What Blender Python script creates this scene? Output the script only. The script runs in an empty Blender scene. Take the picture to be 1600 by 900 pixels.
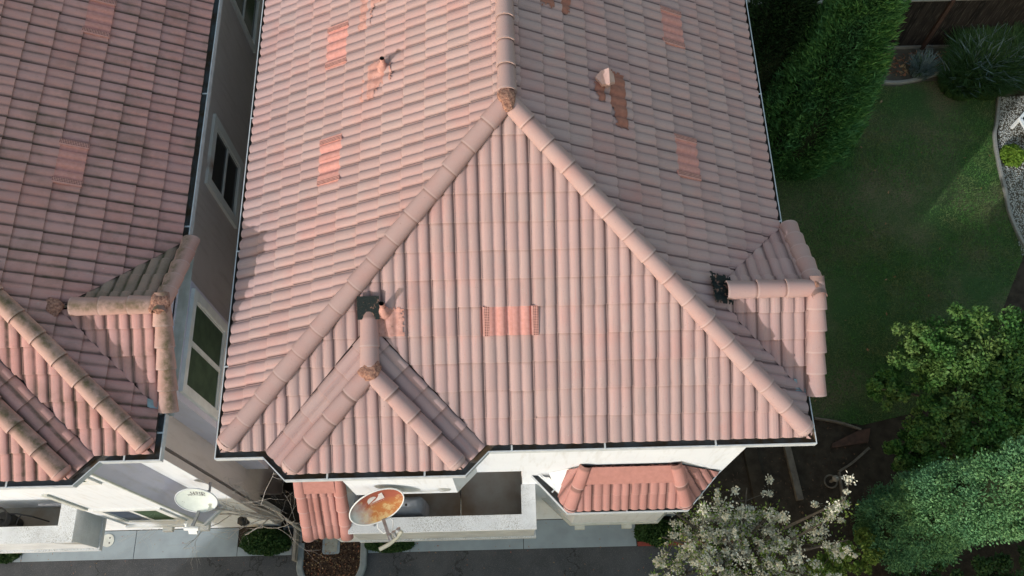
import bpy, bmesh, math, random
import numpy as np
from mathutils import Vector as V3, Matrix

random.seed(7)
rng = np.random.default_rng(11)
SC = bpy.context.scene
COL = SC.collection

# ------------------------------------------------------------------ camera
cam_d = bpy.data.cameras.new('camera')
cam = bpy.data.objects.new('camera', cam_d)
COL.objects.link(cam)
CAMP = V3((3.7316, -2.4257, 10.962))
RT = V3((0.99968, -0.02416, -0.00805)); DN = V3((-0.02539, -0.92087, -0.38904)); FW = V3((0.00198, 0.38912, -0.92119))
cam.matrix_world = Matrix(((RT.x, -DN.x, -FW.x, CAMP.x), (RT.y, -DN.y, -FW.y, CAMP.y), (RT.z, -DN.z, -FW.z, CAMP.z), (0, 0, 0, 1)))
cam_d.sensor_width = 36.0
cam_d.lens = 36.0 * 1388.4 / 1600.0
cam_d.clip_start = 0.1
cam_d.clip_end = 2000
SC.camera = cam

# ------------------------------------------------------------------ world, sun
SUN_EL, SUN_AZ = 20.5, -136.0        # azimuth from +Y towards +X
w = bpy.data.worlds.new('World'); SC.world = w; w.use_nodes = True
nt = w.node_tree; nt.nodes.clear()
sky = nt.nodes.new('ShaderNodeTexSky'); sky.sky_type = 'NISHITA'; sky.sun_disc = False
sky.sun_elevation = math.radians(SUN_EL); sky.sun_rotation = math.radians(SUN_AZ)
sky.air_density = 2.2; sky.dust_density = 2.6; sky.ozone_density = 1.6
bg = nt.nodes.new('ShaderNodeBackground'); bg.inputs[1].default_value = 0.15
wo = nt.nodes.new('ShaderNodeOutputWorld')
nt.links.new(sky.outputs[0], bg.inputs[0]); nt.links.new(bg.outputs[0], wo.inputs[0])
sl = bpy.data.lights.new('sun', 'SUN'); sl.energy = 2.0; sl.angle = math.radians(0.6); sl.color = (1.0, 0.985, 0.97)
so = bpy.data.objects.new('sun', sl); COL.objects.link(so)
el, az = math.radians(SUN_EL), math.radians(SUN_AZ)
sd = V3((math.sin(az) * math.cos(el), math.cos(az) * math.cos(el), math.sin(el)))
so.rotation_euler = sd.to_track_quat('Z', 'Y').to_euler()
so.location = (0, 0, 40)
SC.view_settings.view_transform = 'Standard'; SC.view_settings.look = 'None'
SC.view_settings.exposure = 0.52; SC.view_settings.gamma = 1.0

# ------------------------------------------------------------------ materials
class NB:
    def __init__(s, name, rough=0.85, spec=0.25):
        s.m = bpy.data.materials.new(name); s.m.use_nodes = True
        s.t = s.m.node_tree; s.b = s.t.nodes['Principled BSDF']
        s.b.inputs['Roughness'].default_value = rough
        s.b.inputs['Specular IOR Level'].default_value = spec
    def n(s, k, **kw):
        x = s.t.nodes.new(k)
        for a, b in kw.items(): setattr(x, a, b)
        return x
    def l(s, a, b): s.t.links.new(a, b)
    def val(s, sock, v):
        if hasattr(v, 'links') or hasattr(v, 'is_linked'): s.l(v, sock)
        else: sock.default_value = v
    def pos(s): return s.n('ShaderNodeNewGeometry').outputs['Position']
    def noise(s, scale, detail=4, rough=0.55, vec=None, stretch=None):
        x = s.n('ShaderNodeTexNoise'); x.inputs['Scale'].default_value = scale
        x.inputs['Detail'].default_value = detail; x.inputs['Roughness'].default_value = rough
        vec = vec or s.pos()
        if stretch:
            mp = s.n('ShaderNodeMapping'); mp.inputs['Scale'].default_value = stretch; s.l(vec, mp.inputs[0]); vec = mp.outputs[0]
        s.l(vec, x.inputs['Vector']); return x.outputs[0]
    def ramp(s, f, a, b, c0=0.0, c1=1.0):
        x = s.n('ShaderNodeMapRange'); x.clamp = True
        s.val(x.inputs[0], f); x.inputs[1].default_value = a; x.inputs[2].default_value = b
        x.inputs[3].default_value = c0; x.inputs[4].default_value = c1; return x.outputs[0]
    def math(s, op, a, b=0.0):
        x = s.n('ShaderNodeMath', operation=op); s.val(x.inputs[0], a); s.val(x.inputs[1], b); return x.outputs[0]
    def mix(s, f, a, b, mode='MIX'):
        x = s.n('ShaderNodeMix', data_type='RGBA', blend_type=mode)
        s.val(x.inputs[0], f)
        for i, c in ((6, a), (7, b)):
            if isinstance(c, tuple): x.inputs[i].default_value = (c[0], c[1], c[2], 1)
            else: s.l(c, x.inputs[i])
        return x.outputs[2]
    def base(s, c):
        if isinstance(c, tuple): s.b.inputs['Base Color'].default_value = (c[0], c[1], c[2], 1)
        else: s.l(c, s.b.inputs['Base Color'])
    def bump(s, h, strength=0.3, dist=0.01):
        x = s.n('ShaderNodeBump'); x.inputs['Strength'].default_value = strength; x.inputs['Distance'].default_value = dist
        s.l(h, x.inputs['Height']); s.l(x.outputs[0], s.b.inputs['Normal'])
    def rnd(s):
        oi = s.n('ShaderNodeObjectInfo').outputs['Random']
        at = s.n('ShaderNodeAttribute', attribute_name='tv').outputs['Fac']
        return s.math('FRACT', s.math('ADD', oi, at))
    def uv(s):
        sp = s.n('ShaderNodeSeparateXYZ'); s.l(s.n('ShaderNodeUVMap').outputs[0], sp.inputs[0]); return sp.outputs[0], sp.outputs[1]

def simple(name, col, col2=None, scale=8, rough=0.85, spec=0.25, bump=0.0, bscale=60, detail=5, metal=0.0, stretch=None):
    k = NB(name, rough, spec)
    if col2: k.base(k.mix(k.ramp(k.noise(scale, detail, stretch=stretch), 0.36, 0.64), col, col2))
    else: k.base(col)
    if bump: k.bump(k.noise(bscale, 3), bump)
    k.b.inputs['Metallic'].default_value = metal
    return k.m

def tile_mat(name, ca, cb, cworn, moss=None, moss_amt=0.0, groove_amt=0.35):
    k = NB(name, 0.92, 0.15)
    r = k.rnd(); u, v = k.uv()
    c = k.mix(r, ca, cb)
    r2 = k.math('FRACT', k.math('MULTIPLY', r, 7.31))
    worn = k.ramp(k.noise(1.3, 5, 0.6), 0.50, 0.72)
    worn = k.math('MULTIPLY', worn, k.ramp(r2, 0.0, 1.0, 0.35, 0.9))
    c = k.mix(worn, c, cworn)
    # water streaks running down each tile
    cv = k.n('ShaderNodeCombineXYZ'); k.l(k.math('MULTIPLY', u, 9.0), cv.inputs[0]); k.l(k.math('MULTIPLY', v, 0.8), cv.inputs[1]); k.l(k.math('MULTIPLY', r, 61.0), cv.inputs[2])
    sn = k.noise(1.0, 4, 0.6, vec=cv.outputs[0])
    c = k.mix(k.ramp(sn, 0.56, 0.74, 0.0, 0.55), c, cworn)
    c = k.mix(k.ramp(sn, 0.42, 0.28, 0.0, 0.35), c, (0.24, 0.19, 0.18))
    lic = k.math('MULTIPLY', k.ramp(k.noise(23, 3, 0.6), 0.66, 0.72), k.ramp(k.noise(1.9, 3), 0.45, 0.65))
    c = k.mix(k.math('MULTIPLY', lic, 0.45), c, (0.50, 0.46, 0.40))
    # sandy grain and fine speckle
    g = k.noise(170, 2, 0.7)
    c = k.mix(k.ramp(g, 0.30, 0.72, 0.0, 0.42), c, k.mix(0.5, c, (0.62, 0.50, 0.44)))
    sp = k.ramp(k.noise(62, 2, 0.5), 0.70, 0.76, 0.0, 0.5)
    c = k.mix(sp, c, (0.13, 0.085, 0.075))
    # value change per tile
    hsv = k.n('ShaderNodeHueSaturation'); k.l(c, hsv.inputs['Color'])
    k.l(k.ramp(k.math('FRACT', k.math('MULTIPLY', r, 3.77)), 0, 1, 0.94, 1.06), hsv.inputs['Value']); c = hsv.outputs[0]
    # patchy darker tone towards the pan grooves of the profile
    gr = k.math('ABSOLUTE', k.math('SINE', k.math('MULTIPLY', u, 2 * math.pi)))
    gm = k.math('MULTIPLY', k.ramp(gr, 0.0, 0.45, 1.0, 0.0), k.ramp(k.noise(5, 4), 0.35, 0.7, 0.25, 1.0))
    c = k.mix(k.math('MULTIPLY', gm, groove_amt), c, (0.10, 0.072, 0.062))
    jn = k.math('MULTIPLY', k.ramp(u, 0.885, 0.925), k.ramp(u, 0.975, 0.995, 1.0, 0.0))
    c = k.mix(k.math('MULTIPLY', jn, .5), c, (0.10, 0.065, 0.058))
    lap_shade = k.math('MULTIPLY', k.ramp(v, 0.90, 1.0), k.ramp(k.noise(6, 4), 0.3, 0.65, 0.35, 1.0))  # contact shade under the next course's nose, put into the colour
    c = k.mix(k.math('MULTIPLY', lap_shade, .32), c, (0.12, 0.075, 0.065))
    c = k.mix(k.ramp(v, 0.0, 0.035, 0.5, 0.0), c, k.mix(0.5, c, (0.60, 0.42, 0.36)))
    if moss:
        # soot and lichen along the north side of each roll, patchy
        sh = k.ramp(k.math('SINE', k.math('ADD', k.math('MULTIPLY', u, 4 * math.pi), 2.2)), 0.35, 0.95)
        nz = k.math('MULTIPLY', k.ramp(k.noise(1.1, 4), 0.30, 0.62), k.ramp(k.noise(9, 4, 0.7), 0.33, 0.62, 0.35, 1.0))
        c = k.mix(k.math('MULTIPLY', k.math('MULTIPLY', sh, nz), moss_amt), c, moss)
        c = k.mix(k.math('MULTIPLY', k.ramp(k.noise(2.2, 5, 0.65), 0.48, 0.72), moss_amt * 0.45), c, moss)
    k.base(c)
    h = k.math('ADD', k.math('MULTIPLY', g, 0.5), k.noise(45, 3))
    k.bump(h, 0.35, 0.004)
    return k.m

def cap_mat(name, ca, cb, cworn, moss=None, amt=0.0):
    k = NB(name, 0.92, 0.15)
    r = k.rnd(); u, v = k.uv()
    c = k.mix(r, ca, cb)
    c = k.mix(k.ramp(k.noise(3.0, 5, 0.6), 0.45, 0.75, 0.0, 0.75), c, cworn)
    g = k.noise(170, 2, 0.7)
    c = k.mix(k.ramp(g, 0.30, 0.72, 0.0, 0.4), c, k.mix(0.5, c, (0.62, 0.50, 0.44)))
    c = k.mix(k.ramp(k.noise(40, 2, 0.5), 0.72, 0.77, 0.0, 0.55), c, (0.13, 0.085, 0.075))
    c = k.mix(k.ramp(v, 0.46, 0.50, 0.65, 0.0), c, k.mix(0.5, c, (0.52, 0.40, 0.38)))  # rim painted paler, as if its edge caught the sun
    c = k.mix(k.math('MULTIPLY', k.ramp(v, 0.885, 0.925), 0.6), c, (0.12, 0.08, 0.07))
    if moss:
        band = k.math('MULTIPLY', k.ramp(u, 0.12, 0.34), k.ramp(u, 0.46, 0.66, 1.0, 0.0))
        mm = k.math('MULTIPLY', band, k.ramp(k.noise(6, 5, 0.7), 0.30, 0.62))
        c = k.mix(k.math('MULTIPLY', mm, amt), c, moss)
        c = k.mix(k.math('MULTIPLY', k.ramp(v, 0.0, 0.10, 1.0, 0.0), 0.5), c, (0.16, 0.08, 0.07))
    k.base(c); k.bump(k.math('ADD', g, k.noise(30, 3)), 0.3, 0.004)
    return k.m

TA, TB, TW = (0.405, 0.264, 0.264), (0.402, 0.282, 0.278), (0.44, 0.226, 0.214)
M = {}
M['tile'] = tile_mat('faded_clay_tile', TA, TB, TW, groove_amt=0.34)
M['cap'] = cap_mat('faded_ridge_tile', (0.385, 0.262, 0.258), (0.36, 0.238, 0.236), (0.40, 0.220, 0.208))
M['tile_old'] = tile_mat('mossy_clay_tile', (0.48, 0.252, 0.238), (0.43, 0.242, 0.236), (0.47, 0.195, 0.170), (0.085, 0.072, 0.045), 0.85, groove_amt=0.5)
M['tile_mossy'] = tile_mat('heavily_mossy_clay_tile', (0.24, 0.175, 0.14), (0.20, 0.15, 0.12), (0.30, 0.17, 0.13), (0.085, 0.075, 0.045), 1.0, groove_amt=0.7)
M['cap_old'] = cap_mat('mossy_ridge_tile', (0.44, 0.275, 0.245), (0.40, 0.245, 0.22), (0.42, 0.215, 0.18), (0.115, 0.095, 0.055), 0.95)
M['tile_red'] = tile_mat('red_clay_tile', (0.42, 0.190, 0.170), (0.38, 0.170, 0.150), (0.38, 0.145, 0.120), groove_amt=0.7)
M['cap_red'] = cap_mat('red_ridge_tile', (0.43, 0.195, 0.172), (0.39, 0.170, 0.148), (0.39, 0.150, 0.125))
M['apron'] = simple('painted_apron', (0.45, 0.208, 0.178), (0.40, 0.185, 0.155), 14, 0.8, bump=0.15)
M['vent'] = simple('salmon_paint', (0.56, 0.275, 0.250), (0.50, 0.235, 0.205), 22, 0.75, bump=0.2, bscale=90)
k = NB('perforated_salmon_metal', 0.7)
u, v = k.uv()
fu = k.math('SUBTRACT', k.math('FRACT', k.math('MULTIPLY', u, 4.0)), 0.5); fv = k.math('SUBTRACT', k.math('FRACT', k.math('MULTIPLY', v, 18.0)), 0.5)
dd = k.math('SQRT', k.math('ADD', k.math('MULTIPLY', fu, fu), k.math('MULTIPLY', fv, fv)))
hole = k.math('MULTIPLY', k.ramp(dd, 0.30, 0.36, 1.0, 0.0), k.math('MULTIPLY', k.ramp(u, 0.24, 0.26), k.ramp(u, 0.99, 1.0, 1.0, 0.0)))
k.base(k.mix(hole, k.mix(k.ramp(k.noise(20), .4, .6), (0.56, 0.285, 0.255), (0.50, 0.245, 0.215)), (0.03, 0.018, 0.014))); M['perf'] = k.m
k = NB('flashing_worn', 0.75)
c = k.mix(k.ramp(k.noise(11, 4), .4, .62), (0.52, 0.285, 0.250), (0.42, 0.215, 0.185))
c = k.mix(k.ramp(k.noise(16, 5, .7), .60, .66, 0, .8), c, (0.20, 0.13, 0.115)); k.base(c); k.bump(k.noise(30, 4), .5); M['flash'] = k.m
M['flash_dull'] = simple('flashing_dull', (0.36, 0.155, 0.115), (0.29, 0.125, 0.095), 16, 0.8, bump=0.5, bscale=30)
M['cream'] = simple('cream_paint', (0.58, 0.385, 0.345), (0.52, 0.33, 0.29), 12, 0.6)
k = NB('crumbling_mortar', 0.95)
n1 = k.noise(38, 5, .75)
k.base(k.mix(k.ramp(n1, .38, .6), (0.20, 0.095, 0.075), (0.50, 0.27, 0.20))); k.bump(n1, 1.0, .03); M['mortar'] = k.m
k = NB('roofing_tar', 0.85, 0.15)
n1 = k.noise(14, 5, .7)
c = k.mix(k.ramp(n1, .56, .64), (0.016, 0.022, 0.023), (0.36, 0.20, 0.155)); k.base(c); k.bump(n1, .8, .02); M['tar'] = k.m
M['felt'] = simple('dark_underlay', (0.045, 0.036, 0.034), (0.07, 0.05, 0.045), 10, 0.95)
def stucco(name, a, b, streak=(0.5, 0.47, 0.42), amt=.34):
    k = NB(name, 0.93, 0.15)
    c = k.mix(k.ramp(k.noise(2.2, 5), .35, .7), a, b)
    c = k.mix(k.math('MULTIPLY', k.ramp(k.noise(3, 4, stretch=(4, 4, .5)), .52, .75), amt), c, streak)
    k.base(c); k.bump(k.math('ADD', k.noise(120, 3, .7), k.noise(45, 2)), .4, .006); return k.m
M['stucco'] = stucco('white_stucco', (0.79, 0.815, 0.855), (0.755, 0.78, 0.82))
M['stucco_shaded'] = stucco('shade_tinted_stucco', (0.68, 0.665, 0.78), (0.63, 0.615, 0.73))  # shaded copy of the white stucco, lilac shade put into its colour
M['stucco_tan'] = stucco('tan_stucco', (0.64, 0.59, 0.58), (0.60, 0.55, 0.535), (0.40, 0.35, 0.32))
k = NB('weathered_parapet', 0.95, .15)
c = k.mix(k.ramp(k.noise(3, 5), .35, .65), (0.72, 0.74, 0.76), (0.60, 0.615, 0.63))
zz = k.n('ShaderNodeSeparateXYZ'); k.l(k.n('ShaderNodeNewGeometry').outputs['Normal'], zz.inputs[0])
top = k.ramp(zz.outputs[2], .5, .9)
st = k.math('MULTIPLY', k.ramp(k.noise(55, 4, .75), .50, .60), k.ramp(k.noise(1.6, 3), .32, .6))
c = k.mix(k.math('MULTIPLY', st, k.ramp(top, 0, 1, .25, .8)), c, (0.22, 0.20, 0.16)); k.base(c); k.bump(k.noise(90, 3), .5, .008); M['parapet'] = k.m
M['white'] = simple('white_paint', (0.80, 0.80, 0.79), (0.72, 0.73, 0.72), 6, 0.55, bump=0.08)
M['trim'] = simple('dirty_white_trim', (0.64, 0.65, 0.61), (0.52, 0.53, 0.48), 5, 0.7, bump=0.2)
M['lip'] = simple('gutter_lip', (0.62, 0.65, 0.68), (0.50, 0.53, 0.56), 9, 0.5)
k = NB('gutter_trough', 0.9)  # slate grey and brown patches over the inside of the trough
n1 = k.noise(2.5, 5, .65)
k.base(k.mix(k.ramp(n1, .42, .60), (0.16, 0.168, 0.175), (0.12, 0.082, 0.05))); k.bump(k.noise(50), .4); M['gutter'] = k.m
M['flash_metal'] = simple('galvanised_flashing', (0.30, 0.40, 0.44), (0.22, 0.26, 0.27), 14, 0.45, metal=0.4)
M['conc'] = simple('pavement_concrete', (0.315, 0.365, 0.40), (0.265, 0.305, 0.335), 2.5, 0.9, bump=0.15, bscale=120)
M['kerb'] = simple('kerb_concrete', (0.30, 0.33, 0.34), (0.23, 0.25, 0.26), 6, 0.9, bump=0.2, bscale=90)
k = NB('asphalt', 0.92, .2)
c = k.mix(k.ramp(k.noise(2.0, 4), .35, .65), (0.064, 0.066, 0.072), (0.090, 0.091, 0.097))
c = k.mix(k.ramp(k.noise(0.9, 5, .65), .55, .70, 0, .45), c, (0.035, 0.035, 0.036))
vo = k.n('ShaderNodeTexVoronoi', feature='DISTANCE_TO_EDGE'); vo.inputs['Scale'].default_value = .45
va = k.n('ShaderNodeVectorMath', operation='ADD'); k.l(k.pos(), va.inputs[0]); nn = k.n('ShaderNodeTexNoise'); nn.inputs['Scale'].default_value = 2.5; nn.inputs['Detail'].default_value = 5; k.l(k.pos(), nn.inputs['Vector']); k.l(nn.outputs['Color'], va.inputs[1]); k.l(va.outputs[0], vo.inputs['Vector'])
c = k.mix(k.ramp(vo.outputs['Distance'], .004, .010, .6, 0), c, (0.02, 0.02, 0.02))
c = k.mix(k.ramp(k.noise(130, 2, .6), .60, .70), c, (0.22, 0.22, 0.215)); k.base(c); k.bump(k.noise(110, 3, .7), .6, .008); M['asphalt'] = k.m
M['soil'] = simple('dark_soil', (0.030, 0.022, 0.016), (0.055, 0.042, 0.03), 5, 0.98, bump=0.8, bscale=25)
M['bed_soil'] = simple('grey_brown_soil', (0.115, 0.100, 0.078), (0.08, 0.068, 0.05), 4, 0.98, bump=0.6, bscale=30)
M['mulch'] = simple('mulch_base', (0.032, 0.016, 0.011), (0.05, 0.027, 0.018), 22, 0.98, bump=0.8, bscale=50)
k = NB('mulch_chip', .95); k.base(k.mix(k.rnd(), (0.05, 0.028, 0.020), (0.12, 0.075, 0.050))); M['chip'] = k.m
k = NB('fallen_leaf', .8); k.base(k.mix(k.rnd(), (0.30, 0.22, 0.12), (0.28, 0.09, 0.05))); M['leaf_dry'] = k.m
k = NB('lawn_base', .98)
c = k.mix(k.ramp(k.noise(.8, 4), .40, .66), (0.048, 0.100, 0.030), (0.150, 0.130, 0.075)); c = k.mix(k.ramp(k.noise(30, 3), .4, .7), c, (0.034, 0.065, 0.020)); k.base(c); k.bump(k.noise(60), .8, .03); M['lawn'] = k.m
def leafm(name, a, b, c3=None, trans=True, rough=.6):
    k = NB(name, rough, .25); r = k.rnd(); c = k.mix(r, a, b)
    if c3: c = k.mix(k.ramp(k.noise(1.7, 3), .42, .66), c, c3)
    k.base(c)
    return k.m
M['blade'] = leafm('grass_blade', (0.064, 0.170, 0.036), (0.105, 0.240, 0.055), (0.16, 0.195, 0.075))
M['cyp'] = leafm('cypress_leaf', (0.055, 0.175, 0.048), (0.165, 0.340, 0.090), (0.085, 0.23, 0.09))
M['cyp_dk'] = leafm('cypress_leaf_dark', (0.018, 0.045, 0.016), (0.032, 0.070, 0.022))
M['cyp_blue'] = leafm('juniper_leaf', (0.070, 0.185, 0.075), (0.150, 0.290, 0.115), (0.090, 0.220, 0.105))
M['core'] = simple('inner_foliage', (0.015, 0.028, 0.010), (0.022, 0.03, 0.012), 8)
M['tree'] = leafm('broad_leaf', (0.042, 0.125, 0.028), (0.085, 0.200, 0.042), (0.125, 0.195, 0.050))
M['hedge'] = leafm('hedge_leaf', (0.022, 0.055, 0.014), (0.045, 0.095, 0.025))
M['petal'] = leafm('pale_blossom', (0.80, 0.76, 0.66), (0.60, 0.58, 0.45), rough=.7)
M['pear'] = leafm('young_leaf', (0.12, 0.21, 0.035), (0.22, 0.28, 0.06))
M['strap'] = leafm('strap_leaf', (0.030, 0.075, 0.020), (0.060, 0.115, 0.035))
M['strap_blue'] = leafm('grey_blue_leaf', (0.11, 0.16, 0.16), (0.18, 0.23, 0.22))
M['lime'] = leafm('lime_leaf', (0.10, 0.19, 0.02), (0.16, 0.25, 0.03))
M['bark'] = simple('grey_bark', (0.15, 0.125, 0.105), (0.09, 0.075, 0.06), 20, .95, bump=.5, bscale=50)
M['bark_pale'] = simple('bare_twig_bark', (0.58, 0.55, 0.52), (0.38, 0.35, 0.32), 18, .9)
k = NB('fence_board', .95, .1)
c = k.mix(k.rnd(), (0.018, 0.015, 0.015), (0.040, 0.032, 0.029)); c = k.mix(k.ramp(k.noise(5, 5, .6, stretch=(9, 9, .6)), .52, .72), c, (0.10, 0.085, 0.072)); k.base(c); k.bump(k.noise(12, 4, stretch=(9, 9, .5)), .5, .01); M['fence'] = k.m
M['fence_cap'] = simple('grey_timber', (0.30, 0.29, 0.265), (0.22, 0.21, 0.19), 7, .9, bump=.2, stretch=(1, 8, 8))
M['post'] = simple('red_brown_post', (0.095, 0.050, 0.038), (0.06, 0.035, 0.028), 9, .9)
M['timber'] = simple('edging_timber', (0.17, 0.145, 0.12), (0.115, 0.095, 0.08), 8, .9, bump=.3)
M['timber_grey'] = simple('edging_timber_pale', (0.30, 0.275, 0.245), (0.22, 0.20, 0.18), 8, .9, bump=.3)
M['dark'] = simple('dark_metal', (0.03, 0.03, 0.032), (0.05, 0.045, 0.04), 15, .6)
M['steel'] = simple('galvanised_steel', (0.36, 0.36, 0.38), (0.28, 0.28, 0.30), 20, .45, .4, metal=.5)
M['lnb'] = simple('lnb_plastic', (0.42, 0.41, 0.34), (0.34, 0.33, 0.27), 10, .6)
M['dish_grey'] = simple('dish_back', (0.44, 0.46, 0.46), (0.36, 0.38, 0.38), 6, .5)
k = NB('rusty_dish_face', .75)
n1 = k.noise(4.2, 6, .65); n2 = k.noise(9, 5, .7); u, v = k.uv()
lf = k.ramp(k.math('ADD', u, k.math('MULTIPLY', k.math('SUBTRACT', n1, .5), .7)), .02, .36, 1.0, 0.0)
c = k.mix(k.ramp(k.math('ADD', v, k.math('MULTIPLY', k.math('SUBTRACT', n1, .5), .6)), .35, .6), (0.42, 0.155, 0.05), (0.34, 0.095, 0.06))
c = k.mix(k.ramp(k.math('SUBTRACT', n2, k.math('MULTIPLY', v, .25)), .40, .54, 0, .85), c, (0.55, 0.40, 0.19))
c = k.mix(lf, c, (0.47, 0.49, 0.48)); k.base(c); M['dish_rust'] = k.m
k = NB('pale_dish_face', .6); c = k.mix(k.ramp(k.noise(5, 5), .4, .65), (0.66, 0.71, 0.67), (0.57, 0.62, 0.58)); c = k.mix(k.ramp(k.noise(30, 2), .72, .76), c, (0.2, 0.2, 0.18)); k.base(c); M['dish_pale'] = k.m
M['logo_white'] = simple('logo_white', (0.72, 0.68, 0.66), (0.6, 0.52, 0.5), 30, .6)
M['logo_red'] = simple('faded_print', (0.55, 0.33, 0.28))
M['logo_dark'] = simple('logo_dark', (0.10, 0.09, 0.10), (0.17, 0.16, 0.16), 40, .6)
M['cover'] = simple('grill_cover_cloth', (0.34, 0.355, 0.385), (0.25, 0.265, 0.29), 6, .8, bump=.3, bscale=12)
M['balc'] = simple('balcony_floor', (0.40, 0.395, 0.370), (0.26, 0.20, 0.145), 1.2, .9, bump=.2)
k = NB('window_glass', .08, .5); k.base((0.02, 0.025, 0.03)); M['glass'] = k.m
M['screen'] = simple('green_insect_screen', (0.065, 0.105, 0.062), (0.045, 0.075, 0.045), 5, .8)
M['blue_glass'] = simple('blinds_behind_glass', (0.075, 0.10, 0.15), (0.055, 0.075, 0.115), 3, .3, .5)
M['frame_old'] = simple('aged_window_trim', (0.80, 0.82, 0.82), (0.70, 0.72, 0.71), 6, .8, bump=.3, bscale=70)
k = NB('rust_stained_trim', .8); n1 = k.noise(6, 4)
ob = k.n('ShaderNodeTexCoord').outputs['Object']; vm = k.n('ShaderNodeVectorMath', operation='DISTANCE'); k.l(k.pos(), vm.inputs[0]); vm.inputs[1].default_value = (-1.12, 5.2, -1.6)
rs = k.math('MULTIPLY', k.ramp(vm.outputs['Value'], .03, .17, 1, 0), k.ramp(n1, .3, .6, .4, 1)); k.base(k.mix(rs, (0.80, 0.82, 0.81), (0.30, 0.11, 0.04))); M['frame_rust'] = k.m
M['box'] = simple('meter_box_lid', (0.37, 0.37, 0.33), (0.30, 0.30, 0.27), 12, .85, bump=.2)
M['box_dk'] = simple('dark_meter_lid', (0.075, 0.08, 0.085), (0.055, 0.058, 0.062), 12, .8)
M['red_kerb'] = simple('red_painted_kerb', (0.36, 0.075, 0.055), (0.24, 0.06, 0.05), 9, .85, bump=.2)
M['pebble'] = leafm('white_pebble', (0.50, 0.51, 0.48), (0.30, 0.31, 0.30))
M['lamp_glass'] = simple('frosted_glass', (0.4, 0.4, 0.38), rough=.3)

# ------------------------------------------------------------------ mesh helpers
class MB:
    def __init__(s): s.v = []; s.f = []; s.uv = []; s.sm = []; s.mi = []
    def face(s, pts, uv=None, smooth=False, mi=0):
        b = len(s.v); s.v += [tuple(p) for p in pts]; s.f.append(tuple(range(b, b + len(pts)))); s.uv.append(uv or [(0, 0)] * len(pts)); s.sm.append(smooth); s.mi.append(mi)
    def grid(s, rows, smooth=True, mi=0, close=False, uvs=None):
        b = len(s.v); n = len(rows[0])
        for r in rows: s.v += [tuple(p) for p in r]
        for i in range(len(rows) - 1):
            for j in range(n if close else n - 1):
                j2 = (j + 1) % n
                s.f.append((b + i * n + j, b + i * n + j2, b + (i + 1) * n + j2, b + (i + 1) * n + j))
                if uvs: s.uv.append([uvs(i, j), uvs(i, j + 1), uvs(i + 1, j + 1), uvs(i + 1, j)])
                else: s.uv.append([(j / max(1, n - 1), i / max(1, len(rows) - 1)), ((j + 1) / max(1, n - 1), i / max(1, len(rows) - 1)), ((j + 1) / max(1, n - 1), (i + 1) / max(1, len(rows) - 1)), (j / max(1, n - 1), (i + 1) / max(1, len(rows) - 1))])
                s.sm.append(smooth); s.mi.append(mi)
    def box(s, a, b, mi=0, skip=''):
        x0, y0, z0 = a; x1, y1, z1 = b
        P = [(x0, y0, z0), (x1, y0, z0), (x1, y1, z0), (x0, y1, z0), (x0, y0, z1), (x1, y0, z1), (x1, y1, z1), (x0, y1, z1)]
        for q in ((3, 2, 1, 0), (4, 5, 6, 7), (0, 1, 5, 4), (1, 2, 6, 5), (2, 3, 7, 6), (3, 0, 4, 7)): s.face([P[i] for i in q], mi=mi)
    def prism(s, poly, z0, z1, mi=0, top=True, bottom=True):
        n = len(poly)
        if top: s.face([(p[0], p[1], z1) for p in poly], mi=mi)
        if bottom: s.face([(p[0], p[1], z0) for p in reversed(poly)], mi=mi)
        for i in range(n):
            a, b = poly[i], poly[(i + 1) % n]
            s.face([(a[0], a[1], z0), (b[0], b[1], z0), (b[0], b[1], z1), (a[0], a[1], z1)], mi=mi)
    def obox(s, p0, p1, w, h, up=V3((0, 0, 1)), mi=0):
        p0 = V3(p0); p1 = V3(p1); d = (p1 - p0).normalized(); sd_ = d.cross(V3(up))
        if sd_.length < 1e-4: sd_ = d.cross(V3((1, 0, 0)))
        sd_.normalize(); u_ = sd_.cross(d)
        c = [[p + sd_ * a * w / 2 + u_ * b * h / 2 for a, b in ((-1, -1), (1, -1), (1, 1), (-1, 1))] for p in (p0, p1)]
        for i in range(4):
            j = (i + 1) % 4; s.face([c[0][i], c[0][j], c[1][j], c[1][i]], mi=mi)
        s.face(c[0][::-1], mi=mi); s.face(c[1], mi=mi)
    def tube(s, pts, rad, seg=8, mi=0, caps=True):
        pts = [V3(p) for p in pts]; rows = []
        if not isinstance(rad, (list, tuple)): rad = [rad] * len(pts)
        for i, p in enumerate(pts):
            d = (pts[min(i + 1, len(pts) - 1)] - pts[max(i - 1, 0)]).normalized()
            a = d.cross(V3((0, 0, 1)) if abs(d.z) < .9 else V3((1, 0, 0))).normalized(); b = d.cross(a)
            rows.append([p + (a * math.cos(2 * math.pi * k / seg) + b * math.sin(2 * math.pi * k / seg)) * rad[i] for k in range(seg)])
        s.grid(rows, True, mi, close=True)
        if caps: s.face(rows[0][::-1], mi=mi); s.face(rows[-1], mi=mi)
    def mesh(s, name, mats, merge=False, tv=None):
        me = bpy.data.meshes.new(name); me.from_pydata(s.v, [], s.f)
        for m in (mats if isinstance(mats, (list, tuple)) else [mats]): me.materials.append(m)
        ul = me.uv_layers.new(name='UVMap'); flat = [c for f in s.uv for q in f for c in q]
        ul.data.foreach_set('uv', flat)
        me.polygons.foreach_set('use_smooth', s.sm); me.polygons.foreach_set('material_index', s.mi)
        if tv is not None:
            at = me.attributes.new('tv', 'FLOAT', 'FACE'); at.data.foreach_set('value', tv)
        me.update()
        if merge:
            b = bmesh.new(); b.from_mesh(me); bmesh.ops.remove_doubles(b, verts=b.verts, dist=1e-4); b.to_mesh(me); b.free()
        return me

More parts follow.
